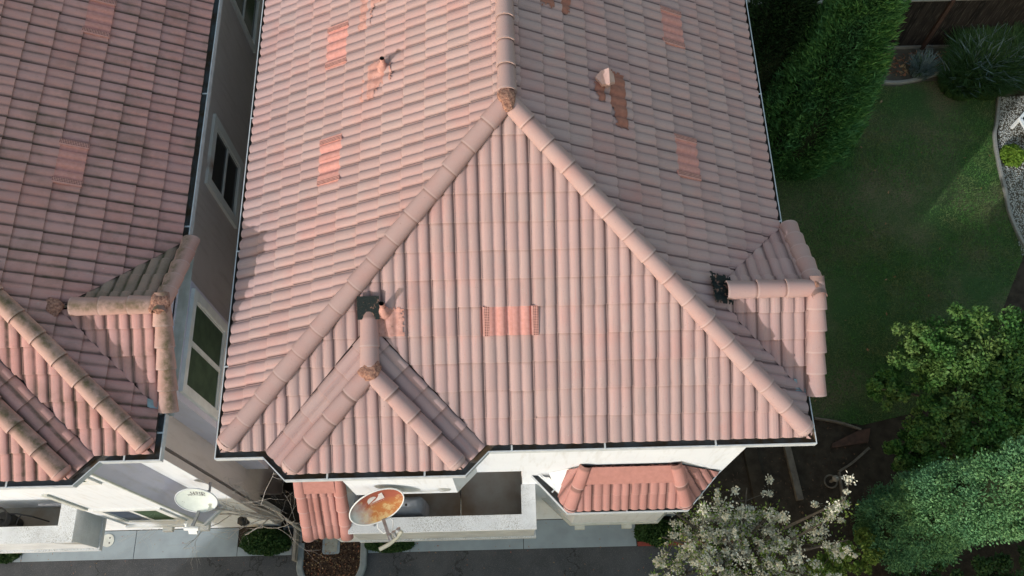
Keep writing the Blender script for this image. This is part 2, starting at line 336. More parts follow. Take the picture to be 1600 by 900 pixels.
def link(name, me, parent=None, mat=None, kind=None, label=None):
    o = bpy.data.objects.new(name, me); COL.objects.link(o)
    if mat is not None: o.matrix_world = mat
    if parent is not None: o.parent = parent
    if parent is not None and mat is not None:
        o.matrix_parent_inverse = parent_world[parent.name].inverted() if parent.name in parent_world else Matrix()
    elif parent is not None and parent.name in parent_world:
        o.matrix_parent_inverse = parent_world[parent.name].inverted()
    if kind: o['kind'] = kind
    if label: o['label'] = label
    return o
parent_world = {}
def part(name, mb, mats, parent, merge=False, label=None, kind=None, bevel=0):
    me = mb if isinstance(mb, bpy.types.Mesh) else mb.mesh(name, mats, merge)
    o = link(name, me, parent, kind=kind, label=label)
    if bevel:
        md = o.modifiers.new('bevel', 'BEVEL'); md.width = bevel; md.segments = 2; md.limit_method = 'ANGLE'
    return o
def thing(name, label, cat, loc=(0, 0, 0), group=None):
    o = bpy.data.objects.new(name, None); COL.objects.link(o); o.location = loc; o.empty_display_size = .2
    o['label'] = label; o['category'] = cat
    if group: o['group'] = group
    parent_world[o.name] = Matrix.Translation(loc)
    return o
def setting(name, mb, mats, merge=False, parent=None):
    o = part(name, mb, mats, parent, merge); o['kind'] = 'structure'; return o
def fast_mesh(name, verts, nper, mat, tv=None, smooth=False):
    """verts (N*nper,3): N separate n-gons"""
    n = len(verts); me = bpy.data.meshes.new(name); me.vertices.add(n); me.vertices.foreach_set('co', np.ascontiguousarray(verts, dtype=np.float32).ravel())
    nf = n // nper; me.loops.add(n); me.loops.foreach_set('vertex_index', np.arange(n, dtype=np.int32))
    me.polygons.add(nf); me.polygons.foreach_set('loop_start', np.arange(0, n, nper, dtype=np.int32)); me.polygons.foreach_set('loop_total', np.full(nf, nper, dtype=np.int32))
    me.materials.append(mat)
    at = me.attributes.new('tv', 'FLOAT', 'FACE'); at.data.foreach_set('value', (rng.random(nf) if tv is None else tv).astype(np.float32))
    me.update(calc_edges=True); return me

# ------------------------------------------------------------------ roof tiles
WT, EX, TL = 0.305, 0.345, 0.405
T = 0.548; CT = math.cos(math.atan(T)); Z0 = 0.02; GO = 0.08
PROF = [(0, .000), (.012, .002), (.024, .016), (.050, .027), (.085, .029), (.118, .023), (.136, .011), (.146, .003), (.156, .004), (.168, .015), (.192, .026), (.225, .029), (.256, .023), (.268, .013), (.276, .003), (.281, -.008), (.294, -.008), (.298, .004), (.305, .002)]
def prof(u):
    u = u % WT
    for (a, b), (c, d) in zip(PROF, PROF[1:]):
        if a <= u <= c: return b + (d - b) * (u - a) / (c - a)
    return .002
L0, L1 = .031, -.004
def lift(v): return L0 + (L1 - L0) * v / TL
def tile_faces():
    top = []; nose = []
    for (a, b), (c, d) in zip(PROF, PROF[1:]):
        top.append([(a, 0, b + L0), (c, 0, d + L0), (c, TL, d + L1), (a, TL, b + L1)])
        nose.append([(a, .001, b + L0 - .023), (c, .001, d + L0 - .023), (c, 0, d + L0), (a, 0, b + L0)])
    top.append([(WT, 0, .002 + L0), (WT, 0, L0 - .016), (WT, TL, L1 - .014), (WT, TL, .002 + L1)])
    return top, nose
TOPF, NOSEF = tile_faces()
def tile_mesh(mat, warp=0.0):
    mb = MB(); idx = {}
    for grp, sm in ((TOPF[:-1], True), (NOSEF + TOPF[-1:], False)):
        for f in grp:
            mb.face([(x, y + warp * math.sin(x * 20), z) for x, y, z in f], [(x / WT, y / EX) for x, y, z in f], sm)
    me = mb.mesh('roof_tile', mat)
    b = bmesh.new(); b.from_mesh(me)
    tv = [vv for vv in b.verts if any(f.smooth for f in vv.link_faces)]
    bmesh.ops.remove_doubles(b, verts=tv, dist=1e-5); b.to_mesh(me); b.free(); return me
def clip_half(poly, a, b, keep_left=True):
    """clip 3d polygon by the vertical plane over the 2D line a->b"""
    def d(p):
        s = (b[0] - a[0]) * (p[1] - a[1]) - (b[1] - a[1]) * (p[0] - a[0]); return s if keep_left else -s
    out = []
    for i in range(len(poly)):
        p, q = poly[i], poly[(i + 1) % len(poly)]; dp, dq = d(p), d(q)
        if dp >= 0: out.append(p)
        if (dp > 0 and dq < 0) or (dp < 0 and dq > 0):
            t = dp / (dp - dq); out.append(tuple(p[k] + (q[k] - p[k]) * t for k in range(3)))
    return out
def inside(poly, p):
    n = len(poly)
    return all((poly[(i + 1) % n][0] - poly[i][0]) * (p[1] - poly[i][1]) - (poly[(i + 1) % n][1] - poly[i][1]) * (p[0] - poly[i][0]) >= -1e-6 for i in range(n))
def outside_sep(poly, rect):
    n = len(poly)
    for i in range(n):
        a, b = poly[i], poly[(i + 1) % n]
        if all((b[0] - a[0]) * (p[1] - a[1]) - (b[1] - a[1]) * (p[0] - a[0]) <= 1e-6 for p in rect): return True
    return False
class Plane:
    def __init__(s, O, U, V):
        s.O, s.U, s.V = V3(O), V3(U).normalized(), V3(V).normalized(); s.N = s.U.cross(s.V)
    def uv(s, x, y):                                   # plan point -> plane coordinates
        z = s.O.z - (s.N.x * (x - s.O.x) + s.N.y * (y - s.O.y)) / s.N.z
        d = V3((x, y, z)) - s.O; return (d.dot(s.U), d.dot(s.V))
    def at(s, u, v, w=0): return s.O + s.U * u + s.V * v + s.N * w
    def mat(s, u=0, v=0, w=0, rot=0):
        p = s.at(u, v, w); cu = s.U * math.cos(rot) + s.V * math.sin(rot); cv = -s.U * math.sin(rot) + s.V * math.cos(rot)
        return Matrix(((cu.x, cv.x, s.N.x, p.x), (cu.y, cv.y, s.N.y, p.y), (cu.z, cv.z, s.N.z, p.z), (0, 0, 0, 1)))
def ccw(p):
    a = sum(p[i][0] * p[(i + 1) % len(p)][1] - p[(i + 1) % len(p)][0] * p[i][1] for i in range(len(p))); return p if a > 0 else p[::-1]
def in_frame(p):
    d = p - CAMP; z = d.dot(FW)
    return abs(d.dot(RT) / z * 1388.4) < 830 and abs(d.dot(DN) / z * 1388.4) < 480 and z > 0
def tile_field(pl, plan, excl, mat, meshes, ph_u=0.0, ph_v=0.012, wt=WT, ex=EX, jit=1.0):
    """returns a list of tiles (distance, matrix, mesh, in frame) covering plan polygon minus excl polygons"""
    poly = ccw([pl.uv(*p) for p in plan]); exs = [ccw([pl.uv(*p) for p in e]) for e in excl]
    us = [p[0] for p in poly]; vs = [p[1] for p in poly]; out = []
    sx, sy = wt / WT, ex / EX
    i0 = math.floor((min(us) - ph_u) / wt); i1 = math.ceil((max(us) - ph_u) / wt)
    j1 = math.ceil((max(vs) - ph_v) / ex)
    for j in range(0, j1 + 1):
        for i in range(i0, i1 + 1):
            u0, v0 = ph_u + i * wt, ph_v + j * ex
            rect = [(u0, v0), (u0 + wt, v0), (u0 + wt, v0 + TL * sy), (u0, v0 + TL * sy)]
            if outside_sep(poly, rect): continue
            ing = all(inside(poly, p) for p in rect); ex_hit = [e for e in exs if not outside_sep(e, rect)]
            ju, jv, jw, jr = random.gauss(0, .0012) * jit, random.gauss(0, .003) * jit, random.uniform(-.001, .0025) * jit, random.gauss(0, .0045) * jit
            if random.random() < .03: jv -= random.uniform(.008, .02); jr += random.gauss(0, .012)
            m = pl.mat(u0 + ju, v0 + jv, jw, jr) @ Matrix.Diagonal((sx, sy, 1, 1))
            c = pl.at(u0 + wt / 2, v0 + ex / 2); dist = (c - CAMP).length
            if ing and not ex_hit:
                out.append((dist, m, random.choice(meshes), in_frame(c))); continue
            mb = MB()
            def emit(p, sm):
                if len(p) >= 3: mb.face([(q[0], q[1], q[2]) for q in p], [(q[0] / WT, q[1] / EX) for q in p], sm)
            L = lambda q: ((q[0] - u0) / sx, (q[1] - v0) / sy)
            pl_l = [L(q) for q in poly]; ex_l = [[L(q) for q in e] for e in ex_hit]
            for grp, sm in ((TOPF[:-1], True), (NOSEF + TOPF[-1:], False)):
                for f in grp:
                    pieces = [f]
                    for a in range(len(pl_l)):
                        pieces = [clip_half(p, pl_l[a], pl_l[(a + 1) % len(pl_l)]) for p in pieces]; pieces = [p for p in pieces if len(p) >= 3]
                    for e in ex_l:
                        nxt = []
                        for p in pieces:
                            rem = p
                            for a in range(len(e)):
                                o = clip_half(rem, e[a], e[(a + 1) % len(e)], False)
                                if len(o) >= 3: nxt.append(o)
                                rem = clip_half(rem, e[a], e[(a + 1) % len(e)], True)
                                if len(rem) < 3: break
                        pieces = nxt
                    for p in pieces: emit(p, sm)
            if mb.f:
                xs = [q[0] for q in mb.v]; ys = [q[1] for q in mb.v]
                if (max(xs) - min(xs)) * (max(ys) - min(ys)) < .0015: continue
                out.append((dist, m, ('cut', mb, mat), in_frame(c)))
    return out
def place_tiles(tiles, parent, limit):
    tiles.sort(key=lambda t: (not t[3], t[0]))
    rest = {}
    for k_, (d, m, me, fr) in enumerate(tiles):
        if k_ < limit and fr:
            if isinstance(me, tuple):
                mm = me[1].mesh('roof_tile', me[2])
                b = bmesh.new(); b.from_mesh(mm); bmesh.ops.remove_doubles(b, verts=[x for x in b.verts if all(f.smooth for f in x.link_faces)], dist=1e-5); b.to_mesh(mm); b.free(); me = mm
            link('roof_tile', me, parent, m)
        else:
            mt = me[2] if isinstance(me, tuple) else me.materials[0]
            mb, tv = rest.setdefault(mt.name, (MB(), []))
            r = random.random()
            if isinstance(me, tuple): src_v, src_f, uvs, sms = me[1].v, me[1].f, me[1].uv, me[1].sm
            else:
                src_v = [v.co for v in me.vertices]; src_f = [tuple(p.vertices) for p in me.polygons]; ul = me.uv_layers[0].data
                uvs = [[tuple(ul[i].uv) for i in p.loop_indices] for p in me.polygons]; sms = [p.use_smooth for p in me.polygons]
            b = len(mb.v); mb.v += [tuple(m @ V3(q)) for q in src_v]; mb.f += [tuple(i + b for i in f) for f in src_f]; mb.uv += uvs; mb.sm += sms; mb.mi += [0] * len(src_f); tv += [r] * len(src_f)
    for nme, (mb, tv) in rest.items():
        link('roof_tiles', mb.mesh('roof_tiles', bpy.data.materials[nme], tv=tv), parent, kind='stuff')

def cap_mesh(mat, r=.122, h=.108, L=.425, seg=12, taper=.86):
    mb = MB(); rows = []
    for x, k_ in ((0, 1.0), (.022, 1.0), (L, taper)):
        rows.append([(x, -r * k_ * math.cos(math.pi * (j / seg * 1.16 - .08)), h * k_ * math.sin(math.pi * (j / seg * 1.16 - .08))) for j in range(seg + 1)])
    mb.grid(rows, True)
    inner = [(0, y * .86, z * .84) for x, y, z in rows[0]]
    mb.grid([inner, rows[0]], False)
    return mb.mesh('ridge_tile', mat)
def end_cap_mesh(mat, r=.122, h=.108, seg=12):
    mb = MB(); rows = []
    for x, k_ in ((0.0, 1.0), (-.035, .93), (-.06, .72), (-.072, .35), (-.074, .02)):
        rows.append([(x, -r * k_ * math.cos(math.pi * (j / seg * 1.16 - .08)), h * k_ * math.sin(math.pi * (j / seg * 1.16 - .08))) for j in range(seg + 1)])
    mb.grid(rows, True); return mb.mesh('starter_tile', mat)
def frame_mat(p, d, up=V3((0, 0, 1)), roll=0):
    d = V3(d).normalized(); z = (V3(up) - d * d.dot(V3(up))).normalized(); y = z.cross(d)
    return Matrix(((d.x, y.x, z.x, p[0]), (d.y, y.y, z.y, p[1]), (d.z, y.z, z.z, p[2]), (0, 0, 0, 1))) @ Matrix.Rotation(roll, 4, 'X')
def caps(parent, p0, p1, me, expo=.365, up=V3((0, 0, 1)), end=None, name='ridge_tile'):
    p0, p1 = V3(p0), V3(p1); d = (p1 - p0); n = max(1, round(d.length / expo)); e = d.length / n; d.normalize()
    tilt = Matrix.Rotation(-.042, 4, 'Y')
    for i in range(n):
        j = V3((random.gauss(0, .002), random.gauss(0, .002), .014 + random.uniform(0, .004)))
        m = frame_mat(p0 + d * e * i + j, d, up, random.gauss(0, .012)) @ tilt.inverted()
        link(name, me, parent, m)
    if end: link('starter_tile', end, parent, frame_mat(p0 + V3((0, 0, .014)), d, up))

def lump(name, parent, c, size, mat, seed=0, flat=1.0, rot=0):
    b = bmesh.new(); bmesh.ops.create_icosphere(b, subdivisions=4, radius=1)
    rs = np.random.default_rng(seed); A = rs.normal(0, 1, (26, 3)) * 3.2; ph = rs.random(26) * 6.28
    for v in b.verts:
        s = 0
        for a, p in zip(A, ph): s += math.sin(a[0] * v.co.x + a[1] * v.co.y + a[2] * v.co.z + p)
        v.co *= 1 + .055 * s / 1.6
        v.co.x *= size[0]; v.co.y *= size[1]; v.co.z *= size[2]
    me = bpy.data.meshes.new(name); b.to_mesh(me); b.free(); me.materials.append(mat)
    me.polygons.foreach_set('use_smooth', [True] * len(me.polygons))
    return link(name, me, parent, Matrix.Translation(c) @ Matrix.Rotation(rot, 4, 'Z'))

def draped(pl, poly, mat, ph_u, off=.008, step=.022, ragged=.02, seed=1, flat=False):
    """a sheet that follows the tile relief, with a ragged outline given in plane coordinates"""
    rs = np.random.default_rng(seed); poly = ccw(poly)
    us = [p[0] for p in poly]; vs = [p[1] for p in poly]; mb = MB()
    nu = int((max(us) - min(us)) / step) + 1; nv = int((max(vs) - min(vs)) / step) + 1
    def W(u, v): return (0 if flat else prof(u - ph_u) + lift((v - .012) % EX)) + off
    J = rs.normal(0, ragged * .5, (nv + 2, nu + 2, 2))
    def pip(x, y):
        c = False
        for i in range(len(poly)):
            a, b = poly[i], poly[i - 1]
            if (a[1] > y) != (b[1] > y) and x < (b[0] - a[0]) * (y - a[1]) / (b[1] - a[1]) + a[0]: c = not c
        return c
    for i in range(nv):
        for j in range(nu):
            u, v = min(us) + j * step, min(vs) + i * step
            if not pip(u + step / 2 + J[i, j, 0], v + step / 2 + J[i, j, 1]): continue
            q = [(u, v), (u + step, v), (u + step, v + step), (u, v + step)]
            mb.face([pl.at(a, b, W(a, b)) for a, b in q], smooth=True)
    me = mb.mesh('sheet', mat, merge=True); return me

def attic_vent(pl, u0, v0, parent, ph_u, wd=.64, along=True, mat=None):
    """tile-profiled vent: three salmon rolls between two perforated strips"""
    hgt = EX * 1.02; mb = MB(); rows = []
    us = np.linspace(u0 + .075, u0 + wd - .075, 31)
    for v, wv in ((v0 - .004, L0 + .008), (v0 + hgt, L0 * .3 + .008)):
        rows.append([pl.at(float(u), v, prof(u - ph_u) * 1.35 + wv) for u in us])
    mb.grid(rows, True)
    mb.grid([[pl.at(float(u), v0 - .004, -.0 + prof(u - ph_u) * .5) for u in us], rows[0]], False)
    for uu in (.5,):
        u = u0 + wd * uu
        mb.face([pl.at(u - .003, v0, .085), pl.at(u + .003, v0, .085), pl.at(u + .003, v0 + hgt, .07), pl.at(u - .003, v0 + hgt, .07)])
    t = part('attic_vent', mb, mat or M['vent'], parent)
    for a, b in ((u0, u0 + .085), (u0 + wd - .085, u0 + wd)):
        s = MB()
        P0, P1, P2, P3 = pl.at(a, v0 - .01, .076), pl.at(b, v0 - .01, .076), pl.at(b, v0 + hgt, .06), pl.at(a, v0 + hgt, .06)
        s.face([P0, P1, P2, P3], [(0, 0), (1, 0), (1, 1), (0, 1)])
        for p, q in ((P0, P1), (P1, P2), (P2, P3), (P3, P0)): s.face([p - pl.N * .05, q - pl.N * .05, q, p])
        part('perforated_strip', s, M['perf'], t)
    return t

def vent_pipe(pl, x, y, parent, h=.25, r=.032, lean=(0, 0)):
    u, v = pl.uv(x, y); b = pl.at(u, v, .02); mb = MB(); b2 = b + V3((lean[0], lean[1], h))
    mb.tube([b, b2], [r * 1.05, r], 14, caps=False)
    mb.tube([b2, b2 - V3((0, 0, .12))], [r, r * .8], 14, mi=1, caps=False)
    e = b2 - V3((0, 0, .11)); mb.face([(e.x + r * .85 * math.cos(a), e.y + r * .85 * math.sin(a), e.z) for a in np.linspace(0, 6.28, 12)[:-1]], mi=1)
    p = part('vent_pipe', mb, [M['flash'], M['dark']], parent)
    c = MB(); c.tube([b, b + pl.N * .05 + V3((0, 0, .03)), b + V3((0, 0, .13))], [.10, .06, .036], 14); part('boot', c, M['flash'], p)
    return p

def gutter(parent, path, name='gutter'):
    pts = [V3((p[0], p[1], 0)) for p in path]; mb = MB()
    offs = [(0, -.11, 0), (0, 0, 0), (.014, 0, 0), (.014, -.02, 1), (.02, -.085, 1), (.105, -.085, 1), (.115, .005, 1)]
    nrm = []
    for i in range(len(pts)):
        ds = []
        if i > 0: ds.append((pts[i] - pts[i - 1]).normalized())
        if i < len(pts) - 1: ds.append((pts[i + 1] - pts[i]).normalized())
        ns = [V3((-d.y, d.x, 0)) for d in ds]; n = sum(ns, V3()).normalized(); nrm.append(n / max(.3, n.dot(ns[0])))
    for a in range(len(offs) - 1):
        mb.grid([[p + n * offs[a][0] + V3((0, 0, offs[a][1])) for p, n in zip(pts, nrm)], [p + n * offs[a + 1][0] + V3((0, 0, offs[a + 1][1])) for p, n in zip(pts, nrm)]], False, mi=1 if a >= 2 else 0)
    for i in (0, -1):
        p, n = pts[i], nrm[i]; q = [p + n * o[0] + V3((0, 0, o[1])) for o in offs]; mb.face(q if i == 0 else q[::-1])
    return part(name, mb, [M['lip'], M['gutter']], parent)
def gutter_brackets(g, spots, z=0):
    for x, y, dx, dy in spots:
        mb = MB(); mb.obox((x, y, z + .004), (x + dx, y + dy, z + .004), .022, .006); part('gutter_bracket', mb, M['lip'], g)

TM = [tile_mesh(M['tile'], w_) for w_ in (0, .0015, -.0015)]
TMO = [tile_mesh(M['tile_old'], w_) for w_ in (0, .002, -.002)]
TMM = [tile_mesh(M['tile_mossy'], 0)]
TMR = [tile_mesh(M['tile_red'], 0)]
CAP, CAPO, CAPR = cap_mesh(M['cap']), cap_mesh(M['cap_old']), cap_mesh(M['cap_red'], .105, .09)
ENDC, ENDO, ENDR = end_cap_mesh(M['cap']), end_cap_mesh(M['cap_red'], .130, .122), end_cap_mesh(M['cap_red'], .112, .10)
RCAP, RCAPO = cap_mesh(M['cap'], .126, .100, taper=.72), cap_mesh(M['cap_old'], .126, .100, taper=.72)

EXS = .334; YB = 13.0   # how far back the houses run
def main_roof(par, x0, tm, tmat, capm, rcap, endc, bay_c, left_tiles=True, dormer_back=None, dtm=None):
    """hipped front, ridge running back, gabled dormer on the right slope, bay with clipped corners in front"""
    W = 7.5; tiles = []
    F = Plane((x0, GO, Z0), (1, 0, 0), (0, CT, T * CT)); Lp = Plane((x0 + GO, 0, Z0), (0, -1, 0), (CT, 0, T * CT)); R = Plane((x0 + W - GO, 0, Z0), (0, 1, 0), (-CT, 0, T * CT))
    h = W / 2; s2 = .7071068
    XB = x0 + bay_c; V1, V2_, HX = 1.3745, 1.0845, .0
    apex_y = -.21 + V2_; va_y = GO + V1
    bay_tri = [(XB - V1 - .016, GO - .02), (XB + V1 + .02, GO - .02), (XB, va_y + .012)]
    dx = x0 + W - GO; dyf, dyb = .65, 2.95; dm = (dyf + dyb) / 2; dh = (dyb - dyf) / 2
    dtri = [(dx + .02, dyf - .045), (dx + .02, dyb + .045), (dx - dh - .03, dm)]
    phF = (4.005 - 0.0) % WT if x0 == 0 else .11
    tiles += tile_field(F, [(x0 + GO, GO), (x0 + W - GO, GO), (x0 + h, h)], [bay_tri], tmat, tm, phF)
    tiles += tile_field(R, [(x0 + W - GO, GO), (x0 + W - GO, YB), (x0 + h, YB), (x0 + h, h)], [dtri], tmat, tm, .07, ex=EXS)
    if left_tiles: tiles += tile_field(Lp, [(x0 + GO, GO), (x0 + h, h), (x0 + h, YB), (x0 + GO, YB)], [], tmat, tm, .05, ex=EXS)
    # bay roof
    z_ap = Z0 + T * (apex_y + .21)
    BF = Plane((XB, -.21, Z0), (1, 0, 0), (0, CT, T * CT)); tc = T * s2; cc = math.cos(math.atan(tc))
    tiles += tile_field(BF, [(XB - V2_, -.21), (XB + V2_, -.21), (XB, apex_y)], [], tmat, tm, .1)
    for sx in (-1, 1):
        O = (XB + sx * V1, GO, Z0); d = (-sx * s2, s2)
        U = (s2, sx * s2, 0) if sx == 1 else (s2, -s2, 0)
        U = V3((d[1], -d[0], 0))                      # right of the up-slope direction
        C = Plane(O, U, (d[0] * cc, d[1] * cc, tc * cc))
        tiles += tile_field(C, [(XB + sx * (V1 - .015), GO), (XB + sx * V2_, -.21), (XB, apex_y), (XB, va_y - .02)], [], tmat, tm, .02)
    # dormer roof
    gx = x0 + W + .06
    DF = Plane((dx, dyf, Z0), (1, 0, 0), (0, CT, T * CT)); DB = Plane((dx, dyb, Z0), (-1, 0, 0), (0, -CT, T * CT))
    tiles += tile_field(DF, [(dx, dyf), (gx, dyf), (gx, dm), (dx - dh, dm)], [], tmat, tm, .03)
    tiles += tile_field(DB, [(dx, dyb), (dx - dh, dm), (gx, dm), (gx, dyb)], [], tmat if not dtm else M['tile_mossy'], dtm or tm, .03)
    # decks below the tiles
    zr = Z0 + T * (h - GO); zd = Z0 + T * dh; zv = Z0 + T * V1
    mb = MB(); e = -.012
    def P(x, y, z): return (x, y, z + e)
    mb.face([P(x0 + GO, GO, Z0), P(XB - V1, GO, Z0), P(XB, va_y, zv), P(XB + V1, GO, Z0), P(x0 + W - GO, GO, Z0), P(x0 + h, h, zr)])
    mb.face([P(x0 + GO, GO, Z0), P(x0 + h, h, zr), P(x0 + h, YB, zr), P(x0 + GO, YB, Z0)], mi=0 if left_tiles else 1)
    mb.face([P(dx, GO, Z0), P(dx, dyf, Z0), P(dx - dh, dm, zd), P(dx, dyb, Z0), P(dx, YB, Z0), P(x0 + h, YB, zr), P(x0 + h, h, zr)])
    mb.face([P(XB - V2_, -.21, Z0), P(XB + V2_, -.21, Z0), P(XB, apex_y, z_ap)])
    for sx in (-1, 1): mb.face([P(XB + sx * V1, GO, Z0), P(XB + sx * V2_, -.21, Z0), P(XB, apex_y, z_ap), P(XB, va_y, zv)])
    mb.face([P(dx, dyf, Z0), P(gx, dyf, Z0), P(gx, dm, zd), P(dx - dh, dm, zd)]); mb.face([P(dx, dyb, Z0), P(dx - dh, dm, zd), P(gx, dm, zd), P(gx, dyb, Z0)])
    roof = part('roof', mb, [M['felt'], tmat], par)
    place_tiles(tiles, roof, 300)
    k_ = .055
    ap = V3((x0 + h, h, zr + k_))
    caps(roof, (x0 + GO + .09, GO + .09, Z0 + k_ + .05), ap, capm, end=endc); caps(roof, (x0 + W - GO - .09, GO + .09, Z0 + k_ + .05), ap, capm, end=endc)
    caps(roof, ap + V3((0, .1, 0.0)), (x0 + h, YB, zr + k_), capm, .37)
    ba = V3((XB, apex_y, z_ap + k_))
    caps(roof, (XB - V2_ + .07, -.14, Z0 + k_ + .04), ba, capm, end=endc); caps(roof, (XB + V2_ - .07, -.14, Z0 + k_ + .04), ba, capm, end=endc)
    caps(roof, ba + V3((0, .04, 0)), (XB, va_y - .06, zv + k_ - .02), capm, .30)
    rx = gx - .02
    caps(roof, (dx - dh + .16, dm, zd + k_), (rx - .02, dm, zd + k_ + .005), capm, .33)
    for yy in (dyf, dyb):
        caps(roof, (gx, yy + (-.05 if yy < dm else .05), Z0 + .03), (gx, dm, zd + .05), rcap, .29, name='rake_tile')
    lump('mortar', roof, ap + V3((0, 0.0, .062)), (.10, .17, .06), M['mortar'], 1)
    lump('mortar', roof, ba + V3((0, -.01, .06)), (.13, .12, .06), M['mortar'], 2)
    lump('mortar', roof, V3((rx - .0, dm, zd + .115)), (.05, .10, .045) if dormer_back is None else (.13, .15, .06), M['mortar'], 3)
    return roof, F, Lp, R, phF

# ================================================================== main townhouse
GZ = -7.8
house = thing('townhouse', 'white townhouse in the middle under a faded pink hipped tile roof with salmon vents', 'house', (3.75, 4.5, GZ))
roof, F, Lp, R, phF = main_roof(house, 0.0, TM, M['tile'], CAP, RCAP, ENDC, 2.0075)
g = gutter(house, [(0, YB), (0, 0), (.6, 0), (.89, -.29), (3.125, -.29), (3.415, 0), (7.5, 0), (7.5, .60)])
g2 = gutter(house, [(7.5, 3.02), (7.5, YB)])
gutter_brackets(g, [(x, 0.0, 0, .1) for x in (3.70, 4.86, 6.24)] + [(x, -.29, 0, .1) for x in (1.42, 2.62)] + [(0, y, .1, 0) for y in (1.2, 2.85, 5.0)])
gutter_brackets(g2, [(7.5, y, -.1, 0) for y in (3.1, 5.2)])
# vents, pipes, flashings
attic_vent(F, 3.385, .012 + 4 * EX, roof, phF, .68)
for y in (4.13, 6.0): attic_vent(Lp, -y, .012 + 4 * EXS, roof, .05, .70)
for y in (3.36, 5.49): attic_vent(R, y, .012 + 4 * EXS, roof, .07, .64)
def puv(pl, pts): return [pl.uv(*p) for p in pts]
def flash(pl, pts, par, ph, mat='flash', seed=1, **kw):
    return link('flashing', draped(pl, puv(pl, pts), M[mat], ph, seed=seed, **kw), par)
p1 = vent_pipe(F, 2.187, 1.585, roof, .26); flash(F, [(2.10, 1.70), (2.22, 1.62), (2.42, 1.62), (2.42, 1.30), (2.10, 1.30)], p1, phF, seed=3)
p2 = vent_pipe(Lp, 2.13, 4.95, roof, .22); flash(Lp, [(2.22, 5.12), (2.26, 4.72), (2.05, 4.70), (1.98, 4.52), (1.80, 4.55), (1.86, 4.98), (2.02, 5.12)], p2, .05, seed=4)
p3 = vent_pipe(Lp, 2.10, 6.25, roof, .20, .06); flash(Lp, [(2.2, 6.3), (2.2, 6.1), (1.95, 6.1), (1.9, 5.75), (1.72, 5.75), (1.76, 6.4), (2.1, 6.45)], p3, .05, seed=5)
# hooded vent on the right slope
hv = MB(); hu, hvv = R.uv(5.02, 4.47); hp = R.at(hu, hvv, .03)
hl = [(-.14, .02, .13), (-.06, -.10, .13), (.03, -.13, .20), (.03, .09, .22), (-.07, .09, .16)]; hr = [(.03, -.13, .20), (.11, -.05, .11), (.10, .06, .12), (.03, .09, .22)]
hv.face([hp + V3(p) for p in hl]); hv.face([hp + V3(p) for p in hr])
rim_ = [hl[4], hl[0], hl[1], hl[2], hr[1], hr[2], hl[3]]
for i in range(7):
    a_, b_ = V3(rim_[i]), V3(rim_[(i + 1) % 7]); hv.face([hp + a_ - V3((0, 0, .05)), hp + b_ - V3((0, 0, .05)), hp + b_, hp + a_])
for i in range(7):
    a_, b_ = V3(rim_[i]), V3(rim_[(i + 1) % 7]); hv.face([hp + V3((a_.x * .6, a_.y * .6, -.02)), hp + V3((b_.x * .6, b_.y * .6, -.02)), hp + V3((b_.x * .6, b_.y * .6, .10)), hp + V3((a_.x * .6, a_.y * .6, .10))])
hvo = part('hooded_vent', hv, M['cream'], roof); flash(R, [(4.86, 4.42), (4.90, 4.20), (5.10, 4.12), (5.14, 3.86), (5.37, 3.84), (5.36, 4.20), (5.36, 4.66), (5.1, 4.70)], hvo, .07, 'flash_dull', 6)
fl5 = flash(R, [(4.2, 5.75), (4.2, 5.45), (4.56, 5.38), (4.62, 5.75)], roof, .07, 'flash_dull', 8)
p5 = vent_pipe(R, 4.3, 5.75, roof, .22, .06)
# missing-end tar patches
tp = part('tar_patch', draped(F, puv(F, [(1.87, 1.76), (2.14, 1.76), (2.14, 1.51), (1.87, 1.51)]), M['tar'], phF, off=.105, flat=True, step=.015, ragged=.004, seed=9), None, roof)
tp = part('tar_patch', draped(R, puv(R, [(6.16, 2.02), (6.46, 1.98), (6.44, 1.62), (6.20, 1.62)]), M['tar'], .07, off=.085, ragged=.03, seed=10), None, roof)
fm = MB(); fm.face([(7.30, .66, .10), (7.50, .60, .02), (7.50, .76, .06), (7.28, .80, .16)]); part('valley_flashing', fm, M['flash_metal'], roof)

def window_wall_x(par, X, y0, y1, z0, z1, mull='z', facing=1, fm='frame_old', panes=('glass', 'glass'), tr=.11, rust=None):
    """framed window on a wall facing +X (facing=1)"""
    s = facing; mb = MB(); d = .05 * s
    for a, b in (((y0, z0), (y1, z0 + tr)), ((y0, z1 - tr), (y1, z1)), ((y0, z0 + tr), (y0 + tr, z1 - tr)), ((y1 - tr, z0 + tr), (y1, z1 - tr))):
        mb.box((X, a[0], a[1]), (X + d, b[0], b[1]))
    t = part('window', mb, M[rust or fm], par, bevel=.004)
    ym, zm = (y0 + y1) / 2, (z0 + z1) / 2; fr = MB()
    i0, i1, j0, j1 = y0 + tr, y1 - tr, z0 + tr, z1 - tr; q = .03
    for a, b in (((i0, j0), (i1, j0 + q)), ((i0, j1 - q), (i1, j1)), ((i0, j0 + q), (i0 + q, j1 - q)), ((i1 - q, j0 + q), (i1, j1 - q))): fr.box((X + .002, a[0], a[1]), (X + .022, b[0], b[1]))
    if mull == 'z': fr.box((X + .002, i0 + q, zm - .025), (X + .030, i1 - q, zm + .025))
    else: fr.box((X + .002, ym - .035, j0 + q), (X + .030, ym + .035, j1 - q))
    part('sash', fr, M[fm], t)
    for kx in range(2):
        pm = MB()
        if mull == 'z': pm.box((X + .001, i0 + q, (j0 if kx else zm) + .02), (X + .008, i1 - q, (zm if kx else j1) - .02))
        else: pm.box((X + .001, (i0 if kx else ym) + .03, j0 + q), (X + .008, (ym if kx else i1) - .03, j1 - q))
        part('pane', pm, M[panes[kx]], t)
    return t
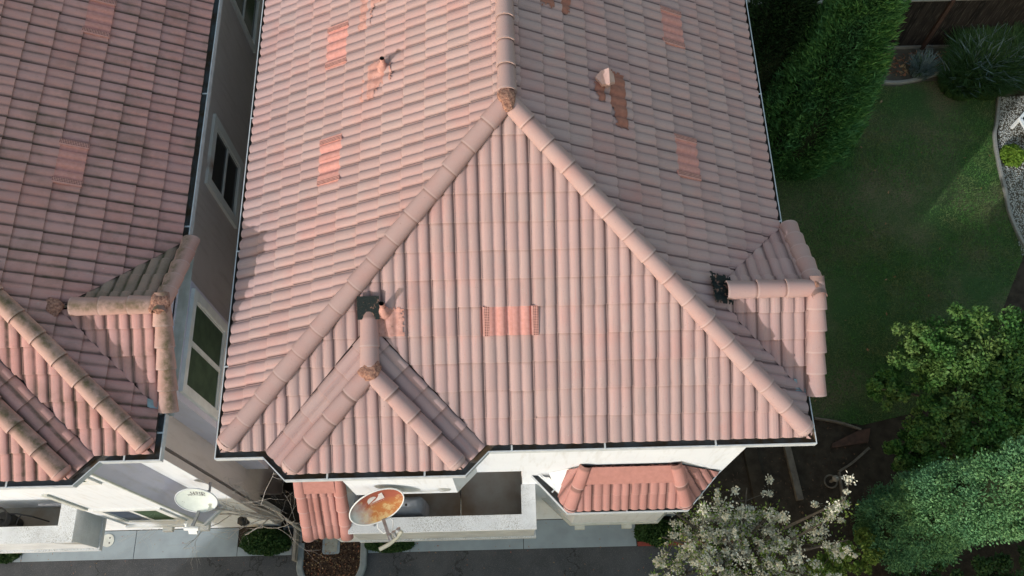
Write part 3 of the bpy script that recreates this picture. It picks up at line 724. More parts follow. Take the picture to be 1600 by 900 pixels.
def window_wall_y(par, Y, x0, x1, z0, z1, n=2, fm='white', panes=('glass', 'glass'), tr=.10, reveal=.10):
    mb = MB(); d = .028
    for a, b in (((x0, z0), (x1, z0 + tr)), ((x0, z1 - tr), (x1, z1)), ((x0, z0 + tr), (x0 + tr, z1 - tr)), ((x1 - tr, z0 + tr), (x1, z1 - tr))): mb.box((a[0], Y - d, a[1]), (b[0], Y - .001, b[1]))
    t = part('window', mb, M[fm], par, bevel=.004)
    i0, i1, j0, j1 = x0 + tr, x1 - tr, z0 + tr, z1 - tr; fr = MB(); q = .03
    for a, b in (((i0, j0), (i1, j0 + q)), ((i0, j1 - q), (i1, j1)), ((i0, j0 + q), (i0 + q, j1 - q)), ((i1 - q, j0 + q), (i1, j1 - q))): fr.box((a[0], Y - .008, a[1]), (b[0], Y - .002, b[1]))
    w_ = (i1 - i0) / n
    for k_ in range(1, n): fr.box((i0 + k_ * w_ - .03, Y - .016, j0 + q), (i0 + k_ * w_ + .03, Y - .002, j1 - q))
    part('sash', fr, M[fm], t)
    for k_ in range(n):
        pm = MB(); pm.box((i0 + k_ * w_ + .03, Y - .012, j0 + q), (i0 + (k_ + 1) * w_ - .03, Y - .003, j1 - q)); part('pane', pm, M[panes[k_ % 2]], t)
    return t

# ---- walls of the main house
ZS = -.12
mb = MB(); mb.prism([(.5, .3), (3.85, .3), (3.85, .5), (.5, .5)], -2.75, ZS); mb.prism([(3.85, .3), (7.0, .3), (7.0, .5), (3.85, .5)], GZ, ZS)
part('front_wall', mb, M['stucco'], house)
mb = MB(); mb.box((.5, .5, GZ), (.7, YB, ZS)); mb.box((6.8, .5, GZ), (7.0, YB, ZS)); mb.box((.7, YB - .2, GZ), (6.8, YB, ZS))
part('side_wall', mb, M['stucco_tan'], house)
mb = MB(); mb.face([(.2, YB - .1, ZS), (7.3, YB - .1, ZS), (3.75, YB - .1, 2.0)]); mb.face([(.2, YB - .105, ZS), (3.75, YB - .105, 2.0), (7.3, YB - .105, ZS)]); part('gable_wall', mb, M['stucco_tan'], house)
mb = MB(); mb.prism([(1.3, 0), (2.85, 0), (3.15, .299), (1.0, .299)], -2.75, ZS); part('bay_wall', mb, M['stucco'], house)
mb = MB()
mb.face([(p[0], p[1], ZS + .004) for p in [(0.02, .05), (.6, .02), (.9, -.27), (3.11, -.27), (3.41, .02), (7.48, .02), (7.48, YB), (0.02, YB)]][::-1]); part('soffit', mb, M['trim'], house)
mb = MB(); mb.prism([(6.8, .9), (7.42, .9), (7.42, 2.7), (6.8, 2.7)], -5.2, .0); mb.prism([(7.38, .8), (7.42, .8), (7.42, 2.8), (7.38, 2.8)], -.0, .01)
mb.face([(7.42, .68, -.02), (7.42, 2.92, -.02), (7.42, 1.8, .62)]); part('dormer_wall', mb, M['stucco_tan'], house)
# balcony recess
for fa, fb in ((1.03, 2.76), (2.775, 3.84)):
    mb = MB(); mb.box((fa, -.205, -4.97), (fb, 1.7, -4.85)); part('balcony_floor', mb, M['balc'], house)
mb = MB(); mb.box((.7, 1.7, GZ), (6.8, 1.8, -2.75)); mb.box((3.84, .5, -4.97), (3.94, 1.7, -2.76)); mb.box((.9, .5, -4.97), (1.02, 1.7, -2.76)); part('recess_wall', mb, M['stucco_tan'], house)
mb = MB(); mb.box((.72, .502, -2.74), (3.84, 1.7, -2.66)); part('recess_ceiling', mb, M['trim'], house)
mb = MB(); mb.box((1.03, .3, GZ), (3.85, .5, -4.97)); mb.box((.5, .3, GZ), (1.03, .5, -2.752)); part('lower_wall', mb, M['stucco'], house)
pp = MB()
pp.box((1.03, -.40, -4.95), (4.035, -.21, -3.90)); pp.box((3.845, -.209, -4.95), (4.035, .299, -3.90))
par_ = part('balcony_parapet', pp, M['parapet'], house, bevel=.008)
pc = MB(); pc.prism([(1.00, -.425), (4.06, -.425), (4.06, .298), (3.825, .298), (3.825, -.185), (1.00, -.185)], -3.898, -3.84); part('parapet_cap', pc, M['parapet'], par_, bevel=.01)
pc = MB(); pc.prism([(1.02, -.432), (4.067, -.432), (4.067, .297), (4.037, .297), (4.037, -.402), (1.02, -.402)], -4.96, -4.86); part('base_band', pc, M['parapet'], par_, bevel=.006)
# sliding door at the back of the recess
window_wall_y(house, 1.70, 1.5, 3.4, -4.83, -2.95, 2)

# ---- small skirt roof over the right bay
SK = 1.25; cs = math.cos(math.atan(SK)); zg = -3.08
sroof_t = []
SF = Plane((5.45, -.25, zg), (1, 0, 0), (0, cs, SK * cs))
hx0, hx1 = 4.56, 6.38; q_ = math.tan(math.radians(22.5))
run = .53
sroof_t += tile_field(SF, [(hx0, -.25), (hx1, -.25), (hx1 - run * q_, .29), (hx0 + run * q_, .29)], [], M['tile_red'], TMR, .05, wt=.285, ex=.30)
s2 = .7071068
Cr = Plane((hx1, -.25, zg), (s2, s2, 0), (-s2 * cs, s2 * cs, SK * cs)); Cl = Plane((hx0, -.25, zg), (s2, -s2, 0), (s2 * cs, s2 * cs, SK * cs))
sroof_t += tile_field(Cr, [(hx1, -.25), (hx1 + .54, .29), (hx1 - run * q_, .29)], [], M['tile_red'], TMR, .06, wt=.285, ex=.30)
sroof_t += tile_field(Cl, [(hx0, -.25), (hx0 + run * q_, .29), (hx0 - .02, .29), (hx0 - .16, -.05)], [], M['tile_red'], TMR, .06, wt=.285, ex=.30)
mb = MB(); zt = zg + SK * .54
mb.face([(hx0, -.25, zg - .02), (hx1, -.25, zg - .02), (hx1 - run * q_, .295, zt - .02), (hx0 + run * q_, .295, zt - .02)]); mb.face([(hx1, -.25, zg - .02), (hx1 + .54, .295, zg - .02), (hx1 - run * q_, .295, zt - .02)]); mb.face([(hx0, -.25, zg - .02), (hx0 + run * q_, .295, zt - .02), (hx0 - .30, .295, zg + .16), (hx0 - .20, .06, zg + .06)], mi=1)
sr = part('skirt_roof', mb, [M['felt'], M['white']], house)
for d_, m_, me_, fr_ in sroof_t:
    if isinstance(me_, tuple): me_ = me_[1].mesh('roof_tile', me_[2])
    link('roof_tile', me_, sr, m_)
caps(sr, (hx0 + .015, -.22, zg + .07), (hx0 + run * q_ + .02, .285, zt + .08), CAPR, .42, up=V3((-.3, -1, 1)), end=ENDR); caps(sr, (hx1 - .015, -.22, zg + .07), (hx1 - run * q_ - .02, .285, zt + .08), CAPR, .42, up=V3((.3, -1, 1)), end=ENDR)
ap_ = MB(); vtop = .54 / cs; a0 = SF.uv(hx0 + run * q_, .29)[1]
ap_.grid([[SF.at(u, v, wv) for u in np.linspace(-.68, .68, 12)] for v, wv in ((a0 - .30, .085), (a0 - .02, .075), (a0 + .01, .06))], True); part('apron_flashing', ap_, M['apron'], sr)
sg = gutter(sr, [(hx0 - .57, .29), (hx0 - .03, -.31), (hx1 + .03, -.31), (hx1 + .60, .29)])
sg.data.transform(Matrix.Translation((0, 0, zg - .01)))
gutter_brackets(sg, [(5.45, -.31, 0, .09), (4.30, .02, .06, .06)], zg)
wf = MB(); 
for o0, o1, za, zb in ((.125, .165, .05, .07), (.18, .20, .085, .10)):
    wf.face([(hx0 - .57 + .74 * o0, .29, zg + za), (hx0 - .10 + .74 * o0, -.23 + .67 * o0, zg + za), (hx0 - .10 + .74 * o1, -.23 + .67 * o1, zg + zb), (hx0 - .57 + .74 * o1, .29, zg + zb)])
part('valley_flashing', wf, M['lip'], sr)
mb = MB(); mb.prism([(4.72, -.16), (6.22, -.16), (6.67, .299), (4.27, .299)], -5.2, zg - .05); part('bay_wall', mb, M['stucco'], house)
mb = MB(); mb.prism([(4.69, -.19), (6.25, -.19), (6.74, .298), (4.20, .298)], -5.30, -5.202); part('bay_base', mb, M['trim'], house, bevel=.006)
for x in (4.78, 5.62):
    mb = MB(); mb.prism([(x, -.25), (x + .17, -.25), (x + .17, .296), (x, .296)], -5.42, -5.302); part('corbel', mb, M['trim'], house, bevel=.006)
# ---- entry hood on the left
HK = 1.3; ch = math.cos(math.atan(HK)); hz = -4.05
HP = Plane((.25, -.44, hz), (1, 0, 0), (0, ch, HK * ch)); ht = tile_field(HP, [(.36, -.44), (.93, -.44), (.93, .30), (.36, .30)], [], M['tile_red'], TMR, .12, wt=.25, ex=.30)
mb = MB(); mb.face([HP.at(.02, 0, -.02), HP.at(.78, 0, -.02), HP.at(.78, 1.215, -.02), HP.at(.02, 1.215, -.02)]); mb.face([HP.at(.02, 0, -.08), HP.at(.02, 1.18, -.08), HP.at(.78, 1.18, -.08), HP.at(.78, 0, -.08)]); hd = part('entry_hood', mb, M['felt'], house)
for d_, m_, me_, fr_ in ht:
    if isinstance(me_, tuple): me_ = me_[1].mesh('roof_tile', me_[2])
    link('roof_tile', me_, hd, m_)
for xx in (.08, .70): caps(hd, HP.at(xx, -.03, .0), HP.at(xx, 1.22, .0), CAPR, .31, up=HP.N, name='rake_tile')
ah = MB(); ah.face([HP.at(.15, 1.02, .085), HP.at(.64, 1.02, .085), HP.at(.64, 1.27, .08), HP.at(.15, 1.27, .08)]); part('apron_flashing', ah, M['apron'], hd)
mb = MB(); mb.box((.62, -.37, -5.3), (1.02, .299, hz - .12)); part('entry_wall', mb, M['stucco'], house)

# ================================================================== neighbouring townhouse
nx = -.67 - 7.5
nb = thing('townhouse', 'neighbouring townhouse at the left edge with darker, moss-streaked red tile roof', 'house', (nx + 3.75, 4.5, GZ))
BC2 = 7.5 - .75 - 1.4075
roof2, F2, L2, R2, ph2 = main_roof(nb, nx, TMO, M['tile_old'], CAPO, RCAPO, ENDO, BC2, left_tiles=False, dormer_back=True, dtm=TMM)
xg = nx + 7.5; bx = nx + BC2
gn = gutter(nb, [(nx, YB), (nx, 0), (bx - 1.4075, 0), (bx - 1.1175, -.29), (bx + 1.1175, -.29), (bx + 1.4075, 0), (xg, 0), (xg, .60)])
gn2 = gutter(nb, [(xg, 3.02), (xg, YB)])
gutter_brackets(gn, [(xg - .45, 0, 0, .1), (bx + .3, -.29, 0, .1), (xg, .35, -.1, 0)]); gutter_brackets(gn2, [(xg, y, -.1, 0) for y in (3.25, 5.45)])
for y in (3.50, 5.92): attic_vent(R2, y, .012 + 4 * EXS, roof2, .07, .66)
lump('mortar', roof2, V3((xg - .08 - 1.22, 1.80, Z0 + T * 1.15 + .07)), (.12, .14, .05), M['mortar'], 5)
fm = MB(); fm.face([(xg - .20, .66, .12), (xg - .0, .58, .03), (xg + .02, .70, .05), (xg - .2, .76, .16)]); part('valley_flashing', fm, M['flash_metal'], roof2)
wx = -1.15
mb = MB(); mb.box((wx - .2, .49, GZ), (wx, YB, ZS)); part('side_wall', mb, M['stucco_tan'], nb)
mb = MB(); mb.box((wx - .2, .3, GZ), (wx + .03, .42, ZS)); part('corner_pilaster', mb, M['stucco_tan'], nb)
mb = MB(); mb.prism([(nx + .5, .3), (wx - .205, .3), (wx - .205, .5), (nx + .5, .5)], GZ, ZS); mb.box((wx - .205, .292, GZ), (wx + .031, .299, ZS)); part('front_wall', mb, M['stucco'], nb)
mb = MB(); mb.box((nx + .5, .5, GZ), (nx + .7, YB, ZS)); mb.box((nx + .7, YB - .2, GZ), (wx - .2, YB, ZS)); part('rear_wall', mb, M['stucco_tan'], nb)
mb = MB(); mb.face([(nx + .2, YB - .1, ZS), (xg - .2, YB - .1, ZS), (nx + 3.75, YB - .1, 2.0)]); part('gable_wall', mb, M['stucco_tan'], nb)
bw = MB()                                             # tall bay with clipped corner
bpoly = [(-3.2, 0), (-1.84, 0), (-1.53, .298), (-3.2, .298)]
bw.face([(-3.2, 0, -5.2), (-1.84, 0, -5.2), (-1.84, 0, ZS), (-3.2, 0, ZS)]); bw.face([(-3.2, .298, -5.2), (-3.2, 0, -5.2), (-3.2, 0, ZS), (-3.2, .298, ZS)]); bw.face([(p[0], p[1], -5.2) for p in bpoly][::-1])
bw.face([(-1.84, 0, -5.2), (-1.53, .298, -5.2), (-1.53, .298, ZS), (-1.84, 0, ZS)], mi=1)  # clipped corner face takes the shade-tinted copy
part('bay_wall', bw, [M['stucco'], M['stucco_shaded']], nb)
mb = MB(); mb.prism([(-1.862, -.006), (-1.836, -.006), (-1.818, .012), (-1.838, .016)], -5.2, ZS - .01); part('corner_trim', mb, M['trim'], nb)
mb = MB(); mb.prism([(-3.22, -.03), (-1.82, -.03), (-1.48, .297), (-3.22, .297)], -5.32, -5.202); part('bay_base', mb, M['white'], nb, bevel=.006)
for x in (-2.6, -1.95):
    mb = MB(); mb.prism([(x, -.10), (x + .17, -.10), (x + .17, .296), (x, .296)], -5.44, -5.322); part('corbel', mb, M['white'], nb, bevel=.006)
window_wall_y(nb, 0, -3.02, -1.95, -4.70, -3.42, 2, 'white', ('blue_glass', 'screen'))
window_wall_y(nb, 0, -2.75, -1.95, -1.30, -.35, 2, 'white', ('screen', 'screen'))
mb = MB(); mb.box((-3.14, -.03, -3.35), (-3.06, -.002, -2.02)); part('reveal_strip', mb, M['trim'], nb, bevel=.01)  # raised strip standing in for the grey recessed joint
mb = MB()
mb.face([(p[0], p[1], ZS + .004) for p in [(nx + .02, .05), (bx - 1.4, .02), (bx - 1.1, -.27), (bx + 1.1, -.27), (bx + 1.4, .02), (xg - .02, .02), (xg - .02, YB), (nx + .02, YB)]][::-1]); part('soffit', mb, M['trim'], nb)
mb = MB(); mb.prism([(wx, .95), (-.76, .95), (-.76, 2.66), (wx, 2.66)], -5.2, .0); mb.face([(-.76, .7, -.05), (-.76, 2.9, -.05), (-.76, 1.8, .60)]); part('dormer_wall', mb, M['stucco_shaded'], nb)
mb = MB(); mb.face([(wx + .02, .60, ZS - .01), (-.62, .60, ZS - .01), (-.62, 2.98, ZS - .01), (wx + .02, 2.98, ZS - .01)][::-1]); part('dormer_soffit', mb, M['trim'], nb)
window_wall_x(nb, wx, 4.82, 6.14, -3.16, -1.52, 'z', rust='frame_rust', tr=.16)
window_wall_x(nb, -.76, 1.05, 2.56, -2.15, -.55, 'y', fm='frame_old', panes=('screen', 'screen'), tr=.13)
window_wall_x(nb, wx, 8.62, 9.9, -3.13, -1.55, 'z')
# left balcony
mb = MB(); mb.box((-6.4, -.205, -4.94), (-3.71, .299, -4.85)); part('balcony_floor', mb, M['balc'], nb)
pp = MB(); pp.box((-6.4, -.42, -4.95), (-3.50, -.20, -3.90)); pp.box((-3.72, -.199, -4.95), (-3.50, .299, -3.90)); par2 = part('balcony_parapet', pp, M['parapet'], nb, bevel=.008)
pc = MB(); pc.prism([(-6.4, -.445), (-3.475, -.445), (-3.475, .298), (-3.745, .298), (-3.745, -.175), (-6.4, -.175)], -3.898, -3.84); part('parapet_cap', pc, M['parapet'], par2, bevel=.01)
pc = MB(); pc.prism([(-6.4, -.455), (-3.465, -.455), (-3.465, .297), (-3.497, .297), (-3.497, -.422), (-6.4, -.422)], -4.96, -4.85); part('base_band', pc, M['parapet'], par2, bevel=.006)
mb = MB(); mb.box((-3.73, .2, -4.2), (-3.2, .299, -4.14)); mb.box((-4.3, .2, -4.2), (-3.76, .24, -4.15)); part('balcony_rail', mb, M['steel'], nb)

# ================================================================== house across the road (its shade lies on the road and pavement)
ob_ = thing('townhouse', 'townhouse across the road in front, with a plain hipped tile roof', 'house', (-7, -17, GZ))
mb = MB(); mb.box((-15.6, -20.5, GZ), (1.5, -13.4, 2.45)); part('wall', mb, M['stucco'], ob_)
mb = MB(); a_ = [(-16.1, -21, 2.45), (2, -21, 2.45), (2, -12.9, 2.45), (-16.1, -12.9, 2.45)]; r1, r2 = (-12.1, -17, 4.65), (-2, -17, 4.65)
mb.face([a_[0], a_[1], r2, r1]); mb.face([a_[1], a_[2], r2]); mb.face([a_[2], a_[3], r1, r2]); mb.face([a_[3], a_[0], r1]); mb.face(a_[::-1]); part('roof', mb, M['tile_red'], ob_)
for x in (-13.5, -9.5, -5.5, -1.5):
    for z in (-6.2, -3.2, -.4):
        mb = MB(); mb.box((x, -13.41, z), (x + 1.3, -13.36, z + 1.3)); wv = part('window', mb, M['white'], ob_); mb = MB(); mb.box((x + .08, -13.37, z + .08), (x + 1.22, -13.35, z + 1.22)); part('pane', mb, M['glass'], wv)

# ================================================================== ground
mb = MB(); mb.face([(-400, -400, GZ - .02), (400, -400, GZ - .02), (400, 400, GZ - .02), (-400, 400, GZ - .02)]); setting('ground', mb, M['soil'])
mb = MB(); mb.face([(-60, -11, GZ - .012), (60, -11, GZ - .012), (60, -.285, GZ - .012), (-60, -.285, GZ - .012)]); setting('road', mb, M['asphalt'])
mb = MB(); mb.face([(-30, -.285, GZ - .014), (6.4, -.285, GZ - .014), (6.4, .46, GZ - .014), (-30, .46, GZ - .014)]); pav = setting('pavement', mb, M['soil'])
def slab(x0, x1, y0=-.28, y1=.285, z=GZ):
    mb = MB(); mb.box((x0 + .006, y0, z - .03), (x1 - .006, y1, z)); return part('slab', mb, M['conc'], pav, bevel=.006)
for a, b in ((-9, -7.5), (-7.5, -6.38), (-6.38, -4.09), (-4.09, -1.98)): slab(a, b)
slab(-1.98, -.86, -.28, -.10)
for a, b in ((.69, 1.55),): slab(a, b, -.28, -.22)
for a, b in ((1.55, 3.87), (3.87, 6.18)): slab(a, b)
# far side of the back fence: a sunlit lawn
mb = MB(); mb.face([(8.4, -9, GZ - .008), (40, -9, GZ - .008), (40, -.2, GZ - .008), (8.4, -.2, GZ - .008)]); setting('planting_bed', mb, M['soil'])
mb = MB(); mb.face([(-30, 12.1, GZ - .008), (60, 12.1, GZ - .008), (60, 60, GZ - .008), (-30, 60, GZ - .008)]); setting('field', mb, M['lawn'])
LAWN = [(7.4, 2.5), (10.2, 2.3), (11.2, 2.1), (13.6, 2.6), (15.7, 6.1), (15.55, 7.1), (15.6, 8.3), (15.75, 9.1), (16.0, 10.3), (15.0, 10.9), (14.46, 10.9), (13.6, 10.75), (12.6, 10.85), (11.6, 10.9), (8.2, 10.6), (7.4, 9)]
mb = MB(); mb.face([(x, y, GZ - .006) for x, y in LAWN]); setting('lawn', mb, M['lawn'])
mb = MB(); mb.face([(7.4, 10.5, GZ - .010), (16.2, 10.2, GZ - .010), (18, 12, GZ - .010), (7.4, 12, GZ - .010)]); setting('flower_bed', mb, M['bed_soil'])
mb = MB(); GB = [(15.6, 6.0), (15.62, 7.1), (15.68, 8.3), (15.8, 9.15), (16.1, 10.35), (19, 10.5), (19, 6)]; mb.face([(x, y, GZ - .004) for x, y in GB]); setting('gravel_bed', mb, M['bed_soil'])
def in_poly(px, py, poly):
    c = np.zeros(len(px), bool)
    for i in range(len(poly)):
        a, b = poly[i], poly[i - 1]
        if a[1] == b[1]: continue
        k_ = ((a[1] > py) != (b[1] > py)) & (px < (b[0] - a[0]) * (py - a[1]) / (b[1] - a[1]) + a[0]); c ^= k_
    return c
def scatter(poly, n):
    xs = [p[0] for p in poly]; ys = [p[1] for p in poly]; x = rng.uniform(min(xs), max(xs), n); y = rng.uniform(min(ys), max(ys), n); k_ = in_poly(x, y, poly); return x[k_], y[k_]
def blades(name, poly, n, hgt, wid, mat, z=GZ, dens=None):
    x, y = scatter(poly, n)
    # thin patches
    th = np.sin(x * 1.7 + 1.3 * np.sin(y * 1.1)) + np.sin(y * 2.3 + np.cos(x * 1.9)); keep = rng.random(len(x)) < np.clip(.60 + .38 * th, .12, 1); x, y = x[keep], y[keep]
    a = rng.random(len(x)) * 6.283; h = hgt * rng.uniform(.5, 1.2, len(x)); l = rng.normal(0, .7, (len(x), 2)) * h[:, None]
    v = np.zeros((len(x), 3, 3)); wv = wid * rng.uniform(.6, 1.3, len(x))
    v[:, 0] = np.stack([x - np.cos(a) * wv, y - np.sin(a) * wv, np.full(len(x), z - .006)], 1); v[:, 1] = np.stack([x + np.cos(a) * wv, y + np.sin(a) * wv, np.full(len(x), z - .006)], 1)
    v[:, 2] = np.stack([x + l[:, 0], y + l[:, 1], z + h], 1)
    o = link(name, fast_mesh(name, v.reshape(-1, 3), 3, mat)); o['kind'] = 'stuff'; return o
blades('grass', LAWN, 190000, .05, .006, M['blade'])
blades('field_grass', [(6, 12.15), (20, 12.15), (20, 15), (6, 15)], 40000, .06, .008, M['lime'])
x, y = scatter(GB, 16000); n = len(x); s = rng.uniform(.010, .022, n)
oc = np.array([[1, 0, 0], [0, 1, 0], [-1, 0, 0], [0, -1, 0], [0, 0, .8]], float); tri = [(0, 1, 4), (1, 2, 4), (2, 3, 4), (3, 0, 4)]
an = rng.random(n) * 6.283; V = np.zeros((n, 12, 3))
for i, t_ in enumerate(tri):
    for j, vi in enumerate(t_):
        p = oc[vi]; V[:, i * 3 + j, 0] = x + s * (p[0] * np.cos(an) - p[1] * np.sin(an)); V[:, i * 3 + j, 1] = y + s * (p[0] * np.sin(an) + p[1] * np.cos(an)); V[:, i * 3 + j, 2] = GZ - .003 + s * p[2]
o = link('gravel', fast_mesh('gravel', V.reshape(-1, 3), 3, M['pebble'], np.repeat(rng.random(n), 4))); o['kind'] = 'stuff'

def ribbon(name, pts, wdt, h, mat, label, cat, z=GZ, group=None, sub=6):
    """a low edging strip swept along a smooth curve"""
    P_ = [V3((p[0], p[1], 0)) for p in pts]; C = []
    for i in range(len(P_) - 1):
        a, b, c, d = P_[max(i - 1, 0)], P_[i], P_[i + 1], P_[min(i + 2, len(P_) - 1)]
        for t in np.linspace(0, 1, sub, endpoint=False): C.append(.5 * ((2 * b) + (c - a) * t + (2 * a - 5 * b + 4 * c - d) * t * t + (-a + 3 * b - 3 * c + d) * t ** 3))
    C.append(P_[-1]); rows = []
    for i, p in enumerate(C):
        d = (C[min(i + 1, len(C) - 1)] - C[max(i - 1, 0)]).normalized(); n_ = V3((-d.y, d.x, 0)) * wdt / 2
        rows.append([p - n_ + V3((0, 0, z - .03)), p - n_ + V3((0, 0, z + h * .8)), p - n_ * .7 + V3((0, 0, z + h)), p + n_ * .7 + V3((0, 0, z + h)), p + n_ + V3((0, 0, z + h * .8)), p + n_ + V3((0, 0, z - .03))])
    mb = MB(); mb.grid(rows, False); mb.face(rows[0]); mb.face(rows[-1][::-1]); o = part(name, mb, mat, None); o['label'] = label; o['category'] = cat
    if group: o['group'] = group
    return o
ribbon('lawn_edging', [(11.6, 11.0), (12.66, 10.98), (13.62, 10.85), (14.46, 11.02), (15.0, 11.24), (15.4, 11.45)], .09, .07, M['fence_cap'], 'pale curved edging strip between the back lawn and the flower bed under the fence', 'edging')
ribbon('gravel_edging', [(16.1, 10.39), (15.85, 9.6), (15.70, 9.18), (15.62, 8.37), (15.6, 7.6), (15.56, 7.15), (15.62, 6.6), (15.72, 6.2), (15.95, 5.7)], .08, .08, M['fence_cap'], 'grey curved edging strip around the white gravel at the right', 'edging')
ribbon('bed_edging', [(10.2, 2.27), (10.7, 2.17), (11.15, 2.0)], .05, .06, M['timber'], 'thin dark edging line just right of the near roof corner', 'edging')
ribbon('bed_edging', [(11.25, 1.60), (10.85, 1.30), (10.53, 1.12)], .05, .06, M['timber'], 'thin dark edging slanting below the red-brown plank', 'edging')
ribbon('bed_edging', [(10.53, 1.10), (10.525, .5)], .05, .06, M['timber'], 'short straight dark edging running down from the angled one', 'edging')
mb = MB(); mb.obox((9.48, 1.95, GZ + .05), (9.62, .55, GZ + .05), .13, .12); o = part('edging_board', mb, M['timber'], None, bevel=.006); o['label'] = 'long grey-brown timber board on soil right of the house corner'; o['category'] = 'board'
mb = MB(); mb.obox((8.72, 1.7, GZ + .02), (8.85, .2, GZ + .02), .28, .08); o = part('edging_board', mb, M['soil'], None, bevel=.006); o['label'] = 'wide dark board on soil under the blossoming tree'; o['category'] = 'board'
mb = MB(); mb.prism([(10.45, 1.62), (11.25, 1.72), (11.35, 2.02), (11.1, 1.98), (10.5, 1.72)], GZ - .02, GZ + .05); o = part('wedge_plank', mb, M['post'], None, bevel=.006); o['label'] = 'dark red-brown wedge-shaped plank lying on the bare soil'; o['category'] = 'plank'
gl = thing('garden_light', 'small grey stake light with a round base on dark soil', 'light', (10.33, .92, GZ))
mb = MB(); mb.tube([(10.33, .92, GZ), (10.33, .92, GZ + .32)], .035, 10); part('stake', mb, M['timber'], gl)
mb = MB(); mb.tube([(10.33 + .13 * math.cos(a), .92 + .13 * math.sin(a), GZ + .02) for a in np.linspace(0, 6.283, 25)], .018, 6, caps=False); part('ring', mb, M['timber'], gl)
mb = MB(); mb.tube([(10.33, .92, GZ + .32), (10.33, .92, GZ + .36), (10.33, .92, GZ + .40)], [.07, .065, .02], 12); part('lamp_cap', mb, M['timber_grey'], gl)
# red kerb, soil bed by the blossom tree
mb = MB(); mb.box((6.20, -.285, GZ - .03), (8.4, -.20, GZ + .02)); o = part('red_kerb', mb, M['red_kerb'], None, bevel=.008); o['label'] = 'short red painted kerb at the road edge below the clipped bush'; o['category'] = 'kerb'

# planter with U-shaped kerb between the houses
PX, PYc = -.03, -.42
pl_ = [(-.66, .30)] + [(PX + .63 * math.cos(a), PYc + .62 * math.sin(a)) for a in np.linspace(math.pi, 2 * math.pi, 24)] + [(.60, .30)]
mb = MB(); mb.face([(x, y, GZ + .012) for x, y in pl_][::-1] if False else [(x, y, GZ + .012) for x, y in pl_]); setting('mulch_bed', mb, M['mulch'])
kp = [(-.665, -.06), (-.665, -.42)] + [(PX + .65 * math.cos(a), PYc + .65 * math.sin(a)) for a in np.linspace(math.pi + .2, 2 * math.pi - .2, 12)] + [(.615, -.42), (.615, -.02)]
ribbon('planter_kerb', kp, .13, .09, M['kerb'], 'U-shaped concrete kerb around the mulch planter at the road', 'kerb', sub=3)
x, y = scatter(pl_, 5200); n = len(x)
def flakes(name, x, y, z, lo, hi, mat, jz=.03):
    n = len(x); c = np.stack([x, y, z + rng.random(n) * jz], 1); a = rng.normal(0, 1, (n, 3)); a[:, 2] *= .35; a /= np.linalg.norm(a, axis=1)[:, None]; b = np.cross(a, rng.normal(0, .35, (n, 3)) + [0, 0, 1]); b /= np.linalg.norm(b, axis=1)[:, None]
    l = rng.uniform(lo, hi, n)[:, None]; w_ = l * rng.uniform(.25, .6, n)[:, None]
    v = np.stack([c - a * l, c - b * w_, c + a * l, c + b * w_], 1); o = link(name, fast_mesh(name, v.reshape(-1, 3), 4, mat)); o['kind'] = 'stuff'; return o
flakes('mulch', x, y, GZ + .015, .012, .04, M['chip'])
x, y = scatter(pl_, 480); flakes('leaf_litter', x, y, GZ + .045, .012, .026, M['leaf_dry'])
x, y = scatter([(13.4, 11.0), (15.2, 11.3), (15.2, 11.8), (13.4, 11.8)], 260); flakes('leaf_litter', x, y, GZ, .03, .07, M['leaf_dry'])
x, y = scatter(LAWN, 60); flakes('leaf_litter', x, y, GZ + .04, .02, .05, M['leaf_dry'])
x, y = scatter([(7.2, -.2), (11.3, -.2), (11.3, 2.3), (7.2, 2.3)], 500); flakes('leaf_litter', x, y, GZ, .015, .04, M['chip'])
x, y = scatter([(-7, -1.1), (9, -1.1), (9, .25), (-7, .25)], 260); flakes('leaf_litter', x, y, GZ, .010, .022, M['leaf_dry'])
def meter(x, y, lw, lh, mats, label):
    t = thing('meter_box', label, 'meter box', (x, y, GZ))
    def rr(w_, h_, r=.05): return [(x + sx * (w_ - r) + r * math.cos(a), y + sy * (h_ - r) + r * math.sin(a)) for sx, sy, a0 in ((1, 1, 0), (-1, 1, 90), (-1, -1, 180), (1, -1, 270)) for a in np.radians(np.linspace(a0, a0 + 90, 5))]
    mb = MB(); mb.prism(rr(lw, lh), GZ - .02, GZ + .05); part('collar', mb, mats[0], t, bevel=.006)
    mb = MB(); mb.prism(rr(lw - .045, lh - .045, .03), GZ + .049, GZ + .06); l = part('lid', mb, mats[1], t, bevel=.004)
    mb = MB(); mb.box((x - .05, y + lh * .35, GZ + .061), (x + .05, y + lh * .6, GZ + .065)); part('handle_slot', mb, mats[2], l)
meter(-.055, -.03, .175, .26, (M['conc'], M['box'], M['chip']), 'beige meter box lid set in the mulch below the entry hood')
meter(-.86, .10, .20, .20, (M['kerb'], M['box_dk'], M['dark']), 'dark meter box half hidden behind the round bush in the gap')
t = thing('cleanout_cover', 'round pale cleanout cover with two holes in the left pavement', 'cover', (-4.66, .10, GZ))
mb = MB(); mb.tube([(-4.66, .10, GZ - .01), (-4.66, .10, GZ + .012)], .13, 28); part('lid', mb, M['trim'], t)
for dy in (-.05, .05):
    mb = MB(); mb.tube([(-4.62, .10 + dy, GZ + .008), (-4.62, .10 + dy, GZ + .014)], .016, 10); part('hole', mb, M['dark'], t)
mb = MB(); mb.box((-.775, -.42, GZ - .02), (-.715, .29, GZ + .32)); o = part('edging_board', mb, M['timber_grey'], None, bevel=.006); o['label'] = 'weathered grey timber board on edge between the planter and the bush'; o['category'] = 'board'
